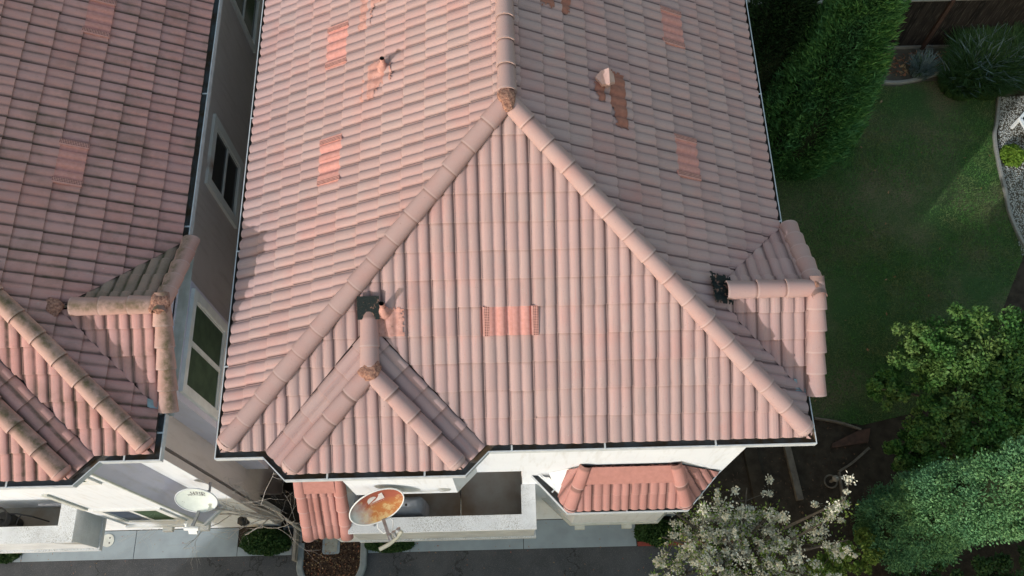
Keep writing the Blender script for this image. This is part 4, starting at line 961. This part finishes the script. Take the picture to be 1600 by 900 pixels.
# gate in the gap
gt = thing('side_gate', 'dark plank gate closing the narrow gap between the two houses', 'gate', (-.3, .62, GZ))
for i in range(11):
    xb = -1.10 + i * .145; mb = MB(); mb.box((xb, .60, GZ + .05), (xb + .138, .625, GZ + 1.75 + random.uniform(-.01, .01))); part('gate_board', mb, M['fence'], gt)
for zz_ in (.3, 1.5):
    mb = MB(); mb.box((-1.11, .626, GZ + zz_), (.49, .66, GZ + zz_ + .09)); part('gate_rail', mb, M['fence'], gt)
# back fence
fe = thing('back_fence', 'tall dark plank fence with pale cap rail along the back garden', 'fence', (12, 11.95, GZ))
x = 6.4; bm = []
for i in range(5):
    mb = MB(); mb.box((0, 0, 0), (.142 + .0, .022, 1.70 + .012 * i)); bm.append(mb.mesh('fence_board', M['fence']))
while x < 20:
    link('fence_board', random.choice(bm), fe, Matrix.Translation((x, 11.93 + random.uniform(-.006, .006), GZ + .08))); x += .147
for xp in (7.2, 9.6, 12.0, 14.43, 16.9, 19.3):
    mb = MB(); mb.box((xp, 11.86, GZ), (xp + .09, 11.929, GZ + 1.84)); part('post', mb, M['post'] if xp == 14.43 else M['fence'], fe, bevel=.004)
mb = MB(); mb.box((6.4, 11.89, GZ + 1.80), (20, 12.05, GZ + 1.84)); part('cap_rail', mb, M['fence_cap'], fe, bevel=.006)
for zz_ in (.35, 1.55):
    mb = MB(); mb.box((6.4, 11.96, GZ + zz_), (20, 12.0, GZ + zz_ + .09)); part('rail', mb, M['fence'], fe)
mb = MB(); mb.box((6.4, 11.90, GZ - .02), (20, 11.925, GZ + .10)); part('kickboard', mb, M['fence_cap'], fe)
# white framed glass panel at the right edge
gf = thing('glazed_panel', 'white framed dark glass panel at the right edge beside the gravel', 'glass frame', (16.9, 9.3, GZ))
fp = [(16.20, 9.45), (16.70, 9.95), (18.0, 9.6), (17.4, 8.3), (16.42, 8.6)]
mb = MB()
for i in range(5): a, b = fp[i], fp[(i + 1) % 5]; mb.obox((a[0], a[1], GZ + .4), (b[0], b[1], GZ + .4), .07, .06)
mb.obox((16.28, 9.05, GZ + .4), (17.6, 9.5, GZ + .4), .05, .06); part('frame', mb, M['white'], gf)
for p in fp:
    mb = MB(); mb.box((p[0] - .03, p[1] - .03, GZ), (p[0] + .03, p[1] + .03, GZ + .37)); part('leg', mb, M['white'], gf)
mb = MB(); mb.prism(fp, GZ + .385, GZ + .40); part('pane', mb, M['glass'], gf)

# ================================================================== vegetation
def sprays(c, d, L, Wd, mat, name, tv=None):
    """kite-shaped leaves: centre c, direction d (unit), length L, width Wd"""
    n = len(c); r = rng.normal(0, 1, (n, 3)); b = np.cross(d, r); b /= np.linalg.norm(b, axis=1)[:, None] + 1e-9
    L = np.broadcast_to(L, (n,))[:, None]; Wd = np.broadcast_to(Wd, (n,))[:, None]
    v = np.stack([c - d * L * .5, c + b * Wd * .5 - d * L * .05, c + d * L * .5, c - b * Wd * .5 - d * L * .05], 1); return fast_mesh(name, v.reshape(-1, 3), 4, mat, tv)
def unit(a): return a / (np.linalg.norm(a, axis=1)[:, None] + 1e-9)
def lumpy(th, z, seed, amp=.12, k=9):
    rs = np.random.default_rng(seed); s = np.zeros_like(th)
    for i in range(k): s += np.sin(rs.integers(1, 8) * th + rs.uniform(-3.0, 3.0) * z + rs.random() * 6.28) * rs.uniform(.4, 1)
    return 1 + amp * s / math.sqrt(k)
def conifer(label, base, hgt, rad, n, mat, seed, prof_pow=.75, leaf=(.10, .035), up=.8, clumps=700, blunt=.12, skirt=.5, spread=.33, tall=1.9, amp=.12, tuft=.13):
    t = thing('conifer', label, 'tree', base); rs = np.random.default_rng(seed); bz = np.array(base)
    def R_(z): return rad * np.clip(np.minimum((1 - z) ** prof_pow * 1.25, 1), .0, 1) * np.clip(skirt + z * 4, 0, 1)
    # clumps: flame-like tufts on the hull
    cz = rs.random(clumps) ** .9 * .98; cth = rs.random(clumps) * 6.283; cr = R_(cz) * lumpy(cth, cz * 6, seed, amp) * rs.uniform(.78, 1.05, clumps)
    cc_ = np.stack([cr * np.cos(cth), cr * np.sin(cth), cz * hgt], 1); ci = rs.integers(0, clumps, n); size = rad * tuft
    off = rs.normal(0, 1, (n, 3)) * np.array([size, size, size * tall]); c = cc_[ci] + off
    rr = np.hypot(c[:, 0], c[:, 1]) + 1e-6; out = np.stack([c[:, 0] / rr, c[:, 1] / rr, np.zeros(n)], 1)
    # keep just the outer shell of the tufts
    lim = R_(np.clip(c[:, 2] / hgt, 0, 1)) * 1.32 + .03; f = np.minimum(1, lim / rr); c[:, 0] *= f; c[:, 1] *= f
    c[:, 2] = np.clip(c[:, 2], .02, hgt * 1.02)
    d = unit(out * .75 + np.array([0, 0, up]) + rs.normal(0, spread, (n, 3)))
    L = leaf[0] * rs.uniform(.6, 1.5, n); o = link('crown', sprays(c + bz, d, L, leaf[1] * rs.uniform(.6, 1.4, n), mat, 'crown', np.clip(rs.random(clumps)[ci] * .75 + rs.random(n) * .24, 0, .999)), t)
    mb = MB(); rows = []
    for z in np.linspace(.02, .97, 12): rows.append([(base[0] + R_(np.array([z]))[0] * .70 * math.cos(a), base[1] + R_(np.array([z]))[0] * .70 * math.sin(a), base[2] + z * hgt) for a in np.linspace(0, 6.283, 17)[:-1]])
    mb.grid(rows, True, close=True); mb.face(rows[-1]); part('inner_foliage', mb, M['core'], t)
    mb = MB(); mb.tube([base, (base[0], base[1], base[2] + hgt * .6)], [.13, .05], 10); part('trunk', mb, M['bark'], t)
    return t
conifer('tall bright green cypress against the back fence beside the roof', (10.55, 8.75, GZ), 8.4, .90, 120000, M['cyp'], 3, leaf=(.15, .024), up=1.0, clumps=700, spread=.34, tall=5.0, amp=.42, tuft=.085)
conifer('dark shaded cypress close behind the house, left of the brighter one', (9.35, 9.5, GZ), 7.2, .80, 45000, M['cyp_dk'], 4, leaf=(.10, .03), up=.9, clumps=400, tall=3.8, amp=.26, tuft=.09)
conifer('broad blue-green conifer reaching into the lower right corner', (11.1, -.20, GZ), 8.6, .67, 130000, M['cyp_blue'], 5, .5, leaf=(.048, .024), up=.5, clumps=900, spread=.62, tall=2.2, amp=.26, tuft=.088)

def branchy(base, top_pts, r0, mat, name, parent, seg=7):
    for tp_ in top_pts:
        a = V3(base); b = V3(tp_); m = (a + b) / 2 + V3((random.uniform(-.15, .15), random.uniform(-.15, .15), .1)); mb = MB(); pts = [a, a.lerp(m, .5) + V3((random.uniform(-.05, .05), random.uniform(-.05, .05), 0)), m, m.lerp(b, .5) + V3((random.uniform(-.08, .08), random.uniform(-.08, .08), .02)), b]
        mb.tube(pts, [r0, r0 * .8, r0 * .6, r0 * .42, r0 * .2], seg); part(name, mb, mat, parent)
def broadleaf(label, base, blobs, n_per, mat, leaf, name='leafy_tree', cat='tree', trunk_h=1.2, sub=26, r_trunk=.07, limbs=True, flat=.8, dark=True):
    t = thing(name, label, cat, base); cs_ = []; rs = np.random.default_rng(int(abs(base[0] * 100 + base[1] * 37)))
    for bx_, by_, bz_, br in blobs:
        for k_ in range(sub):
            d = rs.normal(0, 1, 3); d /= np.linalg.norm(d); d[2] = d[2] * flat + .15; cs_.append((np.array([bx_, by_, bz_]) + d * br * rs.uniform(.45, 1.0), br * rs.uniform(.16, .30)))
    C = np.array([c[0] for c in cs_]); S = np.array([c[1] for c in cs_]); n = n_per * len(C); ci = np.repeat(np.arange(len(C)), n_per)
    p = rs.normal(0, 1, (n, 3)); p = unit(p) * (rs.random(n) ** .4)[:, None]; c = C[ci] + p * S[ci][:, None] * np.array([1, 1, .75])
    d = unit(p * .5 + rs.normal(0, .6, (n, 3)) + np.array([0, 0, .15])); link('crown', sprays(c, d, leaf[0] * rs.uniform(.6, 1.35, n), leaf[1] * rs.uniform(.7, 1.3, n), mat, 'crown'), t)
    if limbs:
        fork = (base[0], base[1], base[2] + trunk_h); mb = MB(); mb.tube([base, (base[0] + .03, base[1], base[2] + trunk_h * .5), fork], [r_trunk * 1.25, r_trunk, r_trunk * .85], 10); part('trunk', mb, M['bark'], t)
        branchy(fork, [(b[0] + random.uniform(-.2, .2), b[1] + random.uniform(-.2, .2), b[2] + b[3] * .5) for b in blobs], r_trunk * .6, M['bark'], 'branch', t)
    return t
broadleaf('leafy green tree with yellowish tips on the dark lawn right of the dormer', (12.9, 2.2, GZ), [(11.9, 3.0, -5.6, .75), (12.7, 3.1, -5.4, .8), (12.2, 2.1, -5.5, .75), (11.15, 2.45, -6.1, .42), (13.1, 2.2, -5.6, .8), (11.9, 1.5, -5.9, .65), (13.6, 3.0, -5.6, .8), (12.8, 1.3, -6.0, .75), (11.6, 1.2, -6.6, .5), (13.9, 1.9, -6.0, .7)], 150, M['tree'], (.078, .050), sub=42, trunk_h=1.1)
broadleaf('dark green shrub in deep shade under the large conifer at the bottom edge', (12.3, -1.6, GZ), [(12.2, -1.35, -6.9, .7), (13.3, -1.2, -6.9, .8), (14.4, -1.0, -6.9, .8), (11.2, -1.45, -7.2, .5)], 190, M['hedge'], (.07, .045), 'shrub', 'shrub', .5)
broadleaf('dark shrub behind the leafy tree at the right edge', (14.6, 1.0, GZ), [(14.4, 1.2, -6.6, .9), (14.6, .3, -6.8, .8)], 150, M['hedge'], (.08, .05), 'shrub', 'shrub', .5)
broadleaf('small olive green shrub with yellowing leaves right of the blossom tree', (10.15, -.75, GZ), [(9.9, -.75, -6.9, .35), (10.3, -.6, -6.7, .40), (9.6, -.95, -7.0, .3)], 130, M['pear'], (.06, .04), 'shrub', 'shrub', .5)
def bush(label, c, r, n=9000, mat=None, leaf=(.05, .032)):
    t = thing('clipped_bush', label, 'bush', (c[0], c[1], GZ)); rs = np.random.default_rng(int(abs(c[0] * 91)) + 3); d = rs.normal(0, 1, (n, 3)); d = unit(d); d[:, 2] = np.abs(d[:, 2])
    th = np.arctan2(d[:, 1], d[:, 0]); k_ = lumpy(th, d[:, 2] * 4, int(abs(c[0] * 10)), .09) * rs.uniform(.82, 1.04, n)
    p = d * k_[:, None] * np.array(r) + np.array([c[0], c[1], GZ + .03]); link('foliage', sprays(p, unit(d + rs.normal(0, .7, (n, 3))), leaf[0] * rs.uniform(.6, 1.3, n), leaf[1] * rs.uniform(.6, 1.3, n), mat or M['hedge'], 'foliage'), t)
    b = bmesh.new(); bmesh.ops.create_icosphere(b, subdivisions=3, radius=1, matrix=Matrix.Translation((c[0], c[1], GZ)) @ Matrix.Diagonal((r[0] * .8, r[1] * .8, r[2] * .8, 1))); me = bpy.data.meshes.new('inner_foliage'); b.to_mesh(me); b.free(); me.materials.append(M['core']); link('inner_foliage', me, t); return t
bush('round dark green bush on the pavement left of the planter', (-1.36, -.02), (.52, .26, .50))
bush('low dark green bush under the balcony right of the planter', (1.17, -.12), (.48, .16, .40))
bush('dark green clipped bush behind the red kerb at the right end of the pavement', (6.62, -.02), (.46, .26, .42))
bush('small dark bush at the far left end of the pavement', (-6.70, -.10), (.32, .20, .35), 4000)
bush('lime green clump growing in the white gravel', (15.98, 8.62), (.28, .28, .22), 1800, M['lime'], (.09, .06))
def strap(label, c, r, h, n, mat, mat2=None, seg=3):
    t = thing('strap_leaved_plant', label, 'plant', (c[0], c[1], GZ)); rs = np.random.default_rng(int(c[0] * 77 + n))
    def clump(n, mat, nm, r, h, wd):
        a = rs.random(n) * 6.283; rr = np.sqrt(rs.random(n)) * r; x = c[0] + rr * np.cos(a); y = c[1] + rr * np.sin(a); a2 = a + rs.normal(0, .9, n); ln = h * rs.uniform(.5, 1.15, n); out = ln * rs.uniform(.1, .75, n); V = np.zeros((n, 2, 4, 3)); w_ = wd * rs.uniform(.6, 1.2, n); px, py = -np.sin(a2) * w_, np.cos(a2) * w_
        p0 = np.stack([x, y, np.full(n, GZ)], 1); p1 = np.stack([x + np.cos(a2) * out * .4, y + np.sin(a2) * out * .4, GZ + ln * .7], 1); p2 = np.stack([x + np.cos(a2) * out, y + np.sin(a2) * out, GZ + ln * .95], 1); s_ = np.stack([px, py, np.zeros(n)], 1)
        V[:, 0] = np.stack([p0 - s_, p0 + s_, p1 + s_, p1 - s_], 1); V[:, 1] = np.stack([p1 - s_, p1 + s_, p2 + s_ * .15, p2 - s_ * .15], 1); link(nm, fast_mesh(nm, V.reshape(-1, 3), 4, mat), t)
    clump(n, mat, 'leaves', r, h, .009)
    if mat2: clump(n // 18, mat2, 'grey_leaves', r * .8, h * 1.05, .014)
    return t
strap('large mound of long green strap leaves in front of the back fence', (15.75, 11.05), .80, .85, 7000, M['strap'], M['strap_blue'])
strap('second mound of strap leaves reaching down towards the white gravel', (15.15, 10.75), .5, .6, 3000, M['strap'], M['strap_blue'])
strap('small grey-blue tuft of thin leaves beside the curved edging', (14.25, 11.15), .25, .5, 420, M['strap_blue'], M['strap'])
strap('dark green strap-leaved mound at the far right along the fence', (16.9, 11.2), .7, 1.0, 2200, M['strap'])

# blossoming pear tree at the bottom
bt = thing('blossom_tree', 'tree covered in creamy white blossom beside the right front corner of the house', 'tree', (7.75, -.75, GZ))
rs = np.random.default_rng(5); B0 = V3((7.75, -.75, GZ)); fork = V3((7.72, -.72, -6.3)); mb = MB(); mb.tube([B0, B0.lerp(fork, .5) + V3((.03, 0, 0)), fork], [.10, .085, .07], 10); part('trunk', mb, M['bark'], bt)
tips = []; tw = MB()
for k_ in range(19):
    a = k_ / 19 * 6.283 + rs.uniform(-.2, .2); rr = rs.uniform(.6, 1.9); e = V3((7.75 + rr * math.cos(a), -.78 + rr * .80 * math.sin(a), rs.uniform(-5.1, -3.6) - rr * .25))
    if e.y > -.05 and e.x < 7.2: e.y = -.35
    m = fork.lerp(e, .5) + V3((rs.uniform(-.1, .1), rs.uniform(-.1, .1), .12)); mb = MB(); mb.tube([fork, fork.lerp(m, .5), m, m.lerp(e, .6) + V3((0, 0, .05)), e], [.05, .042, .032, .020, .008], 7)
    part('branch', mb, M['bark'], bt)
    for q in range(10):
        s_ = rs.uniform(.30, 1.0); p = fork.lerp(m, s_ * 2) if s_ < .5 else m.lerp(e, s_ * 2 - 1); f = p + V3(rs.normal(0, .24, 3)); tips.append((f, rs.uniform(.06, .115)))
        tw.tube([p, p.lerp(f, .5) + V3(rs.normal(0, .02, 3)), f], [.009, .006, .003], 5, caps=False)
        for _ in range(1):
            f2 = f + V3(rs.normal(0, .13, 3)); tips.append((f2, rs.uniform(.03, .07))); tw.tube([f, f2], [.004, .002], 4, caps=False)
part('twigs', tw, M['bark'], bt)
C = np.array([list(t_[0]) for t_ in tips]); S = np.array([t_[1] for t_ in tips]); npb = 75; ci = np.repeat(np.arange(len(C)), npb); n = len(ci); p = rs.normal(0, .50, (n, 3)) * rs.uniform(.6, 1.4, (len(C), 3))[ci]; c = C[ci] + p * S[ci][:, None]
link('blossom', sprays(c, unit(p + rs.normal(0, .6, (n, 3))), .042 * rs.uniform(.6, 1.4, n), .032 * rs.uniform(.6, 1.4, n), M['petal'], 'blossom'), bt)
sel = rs.random(len(C)) < .55; CL = C[sel]; ci = np.repeat(np.arange(len(CL)), 26); n = len(ci); p = rs.normal(0, 1, (n, 3)); c = CL[ci] + p * .085
link('leaves', sprays(c, unit(p + rs.normal(0, .8, (n, 3))), .055 * rs.uniform(.7, 1.3, n), .03 * rs.uniform(.7, 1.3, n), M['pear'], 'leaves'), bt)

# bare winter tree in the gap
br = thing('bare_tree', 'leafless pale-twigged young tree in the gap between the houses', 'tree', (-.66, .18, GZ)); rs = random.Random(12)
def grow(mb, p, d, L, r, depth):
    pts = [p]; rad = [r]; n = 4; q = p
    for i in range(n):
        d = (d + V3((rs.gauss(0, .20), rs.gauss(0, .16), rs.gauss(0, .13) + .03))).normalized(); q = q + d * L / n; q.y = min(q.y, .55); pts.append(q); rad.append(r * (1 - .62 * (i + 1) / n))
        if depth > 0 and i >= 1:
            for _ in range(1 if rs.random() < .85 else 2):
                nd = (d + V3((rs.gauss(0, .75), rs.gauss(0, .45), rs.gauss(0, .4)))).normalized(); grow(mb, q, nd, L * rs.uniform(.45, .7), rad[-1] * .7, depth - 1)
    mb.tube(pts, rad, 6)
mb = MB(); tb = V3((-.66, .18, GZ)); mb.tube([tb, tb + V3((.03, .0, .9)), tb + V3((.06, .0, 1.7))], [.032, .028, .026], 8); part('trunk', mb, M['bark_pale'], br)
for d in ((-.8, -.05, .6), (-.55, .02, .8), (-.2, -.05, .9), (.15, .0, .95), (.05, -.25, .8), (-.9, .0, .3), (-.6, -.15, .75)):
    mb = MB(); grow(mb, tb + V3((0, 0, 1.65)), V3(d).normalized(), 1.9, .021, 3); part('branch', mb, M['bark_pale'], br)

# ================================================================== satellite dishes, balcony things
def dish(label, c, az_, el_, A, B, face, back, mast, logo):
    t = thing('satellite_dish', label, 'satellite dish', tuple(mast[0])); c = V3(c)
    n_ = V3((math.sin(az_) * math.cos(el_), -math.cos(az_) * math.cos(el_), math.sin(el_))); a_ = V3((math.cos(az_), math.sin(az_), 0)); b_ = n_.cross(a_); b_ = b_ if b_.z > 0 else -b_
    D = lambda r: .11 * A * 2 * (r * r - 1)
    rows = [[c + a_ * A * r * math.cos(q) + b_ * B * r * math.sin(q) + n_ * D(r) for q in np.linspace(0, 6.283, 49)[:-1]] for r in (.02, .25, .45, .65, .82, .95, 1.0)]
    mb = MB(); rr_ = (.02, .25, .45, .65, .82, .95, 1.0)
    mb.grid(rows, True, close=True, uvs=lambda i, j: (.5 + .5 * rr_[i] * math.cos(j * 6.283 / 48), .5 + .5 * rr_[i] * math.sin(j * 6.283 / 48)))
    mb.face(rows[0][::-1], [(.5, .5)] * 48)
    part('reflector', mb, face, t)
    mb = MB(); mb.grid([[p - n_ * .014 for p in r] for r in rows], True, close=True); mb.face([p - n_ * .014 for p in rows[0]]); part('reflector_back', mb, back, t)
    mb = MB(); mb.tube([c + a_ * (A + .004) * math.cos(q) + b_ * (B + .004) * math.sin(q) - n_ * .004 for q in np.linspace(0, 6.2832, 49)], .011, 6, caps=False); part('rim', mb, M['white'] if logo == 'swoosh' else M['lip'], t)
    foot = c - b_ * B * .98; feed = c - b_ * B * 1.05 + n_ * A * 1.05
    mb = MB(); mb.obox(foot - n_ * .05, feed, .045, .03, up=b_); part('feed_arm', mb, M['steel'], t)
    ax = a_ if logo != 'swoosh' else (a_ * .98 + b_ * .18).normalized()
    mb = MB(); mb.tube([feed - ax * .20 - b_ * .03, feed - ax * .05 - b_ * .05, feed + ax * .10 - b_ * .03, feed + ax * .20 + b_ * .03] if logo == 'swoosh' else [feed - ax * .11, feed + ax * .11], .030 if logo == 'swoosh' else .034, 10); hd_ = part('feed_head', mb, M['lnb'] if logo == 'swoosh' else M['white'], t)
    for s_ in ((.02, .09, .17) if logo == 'swoosh' else (-.08,)):
        mb = MB(); mb.tube([feed + ax * s_ - n_ * .0, feed + ax * s_ + b_ * .05 - n_ * .02, feed + ax * s_ + b_ * .085 - n_ * .03], [.018, .020, .034], 12); part('feed_horn', mb, M['steel'] if logo == 'swoosh' else M['white'], hd_)
    if logo != 'swoosh':
        mb = MB(); mb.obox(feed - ax * .05 - b_ * .06, feed + ax * .08 - b_ * .06, .07, .05, up=n_); part('feed_box', mb, M['white'], hd_)
    mb = MB(); mb.tube([c - n_ * .10, c - n_ * .16 - V3((0, 0, .06))] + [V3(p) for p in mast[::-1]], .022, 10); part('mast', mb, M['steel'], t)
    mb = MB(); mb.obox(c - n_ * .13 + b_ * .06, c - n_ * .13 - b_ * .10, .12, .05, up=n_); part('bracket', mb, M['steel'], t)
    # printing: small solid letters lying on the bowl
    def onto(x, y): r = math.hypot(x, y); return c + a_ * A * x + b_ * B * y + n_ * (D(min(r, 1)) + .004)
    def text(s_, x, y, size, mat, flip=False, squash=1.0):
        cu = bpy.data.curves.new('lettering', 'FONT'); cu.body = s_; cu.size = size; cu.align_x = 'CENTER'; cu.resolution_u = 2; tmp = bpy.data.objects.new('tmp', cu); me = bpy.data.meshes.new_from_object(tmp); bpy.data.objects.remove(tmp); me.name = 'lettering'
        for v in me.vertices:
            px, py = v.co.x, v.co.y * squash
            if flip: px, py = -px, -py
            v.co = onto(x + px / A, y + py / B)
        me.materials.clear(); me.materials.append(mat); link('lettering', me, t)
    if logo == 'swoosh':
        mb = MB(); outl = [(-.20, .16)] + [(-.20 + .26 * math.sin(q), .39 + .23 * math.cos(q)) for q in np.linspace(-1.2, 2.9, 16)]
        outl = [(-.24, .14), (-.24, .38), (-.18, .52), (-.08, .58), (.03, .55), (.10, .46), (.10, .38), (.0, .30), (-.14, .20)]
        mb.face([onto(*p) for p in outl]); sw = [(-.18, .13), (.02, .24), (.16, .34), (.28, .52), (.22, .54), (.24, .60), (.38, .62), (.36, .13)]
        mb.face([onto(*p) for p in [(-.14, .13), (.04, .22), (.16, .36), (.22, .50), (.20, .56), (.36, .64), (.37, .13)]]); part('logo', mb, M['logo_white'], t)
        text('DIRECTV', .08, .0, .055, M['logo_red'])
        mb = MB()
        for s_ in (-1, 1):
            pts = [foot + a_ * .09 * s_ - n_ * .03 + V3((0, 0, -.02)), foot + a_ * .12 * s_ + n_ * .05 - b_ * .06, foot + a_ * .07 * s_ + n_ * .14 - b_ * .12, foot + n_ * .16 - b_ * .10]; mb.tube(pts, .008, 6)
        part('cable', mb, M['white'], t)
    else:
        text('dish', .08, .60, .15, M['logo_dark'], True, .8); text('NETWORK', -.02, .34, .055, M['logo_dark'], True)
dish('rust-stained orange oval satellite dish with white swoosh above the balcony parapet', (1.72, -.29, -2.12), math.radians(24), math.radians(36), .405, .285, M['dish_rust'], M['dish_grey'], [V3((1.42, -.30, -3.84)), V3((1.45, -.24, -2.5))], 'swoosh')
dish('pale oval satellite dish with upside-down dark lettering on the left house wall', (-1.14, -.02, -2.75), math.radians(-3), math.radians(37), .318, .235, M['dish_pale'], M['dish_grey'], [V3((-1.02, .29, -2.95)), V3((-1.02, .16, -2.95))], 'plain')
gr_ = thing('covered_grill', 'grill under a grey-blue cloth cover standing in the main balcony corner', 'grill', (1.95, .02, -4.85))
mb = MB(); rows = []
for z, a, b in ((-4.80, .30, .17), (-4.35, .29, .165), (-4.08, .27, .155), (-3.98, .24, .13), (-3.94, .16, .08), (-3.935, .02, .02)):
    rows.append([(1.92 + a * math.copysign(abs(math.cos(q)) ** .30, math.cos(q)) * (1 + .02 * math.sin(9 * q + z * 9)), .03 + b * math.copysign(abs(math.sin(q)) ** .30, math.sin(q)) * (1 + .03 * math.sin(7 * q)), z) for q in np.linspace(0, 6.283, 41)[:-1]])
mb.grid(rows, True, close=True); part('cover', mb, M['cover'], gr_)
for sx in (-.22, .22):
    for sy in (-.1, .1):
        mb = MB(); mb.tube([(1.92 + sx, .03 + sy, -4.85), (1.92 + sx, .03 + sy, -4.6)], .02, 8); part('leg', mb, M['dark'], gr_)
pst = thing('plant_stand', 'dark wrought iron stand in the left balcony', 'plant stand', (-4.75, .0, -4.85))
mb = MB(); mb.tube([(-4.95 + .17 * math.cos(a), .02 + .17 * math.sin(a), -4.15) for a in np.linspace(0, 6.283, 21)], .016, 6, caps=False); mb.tube([(-4.95, .02, -4.85), (-4.95, .02, -4.15)], .012, 6); part('hoop', mb, M['dark'], pst)
for (x0, y0, x1, y1) in ((-4.9, .10, -4.42, .05), (-4.9, -.12, -4.42, -.14), (-4.6, .08, -4.66, -.14)):
    mb = MB(); mb.tube([(x0, y0, -4.25), ((x0 + x1) / 2, (y0 + y1) / 2 + .02, -4.22), (x1, y1, -4.25)], .013, 6); part('rail', mb, M['dark'], pst)
mb = MB(); mb.tube([(-4.42, .05, -4.85), (-4.42, .05, -4.23)], .011, 6); part('leg', mb, M['dark'], pst); mb = MB(); mb.tube([(-4.42, -.14, -4.85), (-4.42, -.14, -4.23)], .011, 6); part('leg', mb, M['dark'], pst)
mb = MB(); mb.tube([(-4.95, .02, -4.86), (-4.95, .02, -4.6), (-4.95, .02, -4.35)], [.09, .13, .14], 14); part('pot', mb, M['dark'], pst)
wl = thing('wall_lantern', 'dark wall lantern on the lit lower wall of the left house', 'lamp', (-1.38, .29, -6.1))
mb = MB(); mb.tube([(-1.38, .15, -6.28), (-1.38, .15, -6.0), (-1.38, .15, -5.96), (-1.38, .15, -5.90)], [.06, .085, .10, .02], 6); part('body', mb, M['dark'], wl); mb = MB(); mb.obox((-1.38, .29, -6.05), (-1.38, .17, -6.02), .03, .03); mb.box((-1.43, .275, -6.18), (-1.33, .291, -5.95)); part('bracket', mb, M['dark'], wl)

# alike things share a group
GROUPS = {'townhouse': 'tile-roofed townhouses', 'satellite_dish': 'satellite dishes on the house fronts', 'clipped_bush': 'low bushes at ground level', 'conifer': 'conifers in the side garden', 'shrub': 'shrubs under the trees', 'strap_leaved_plant': 'strap-leaved plants by the back fence', 'bed_edging': 'thin dark edging pieces beside the house corner', 'edging_board': 'timber boards on the ground', 'meter_box': 'meter boxes by the planter'}
for o in list(SC.objects):
    b_ = o.name.split('.')[0]
    if o.parent is None and b_ in GROUPS: o['group'] = GROUPS[b_]
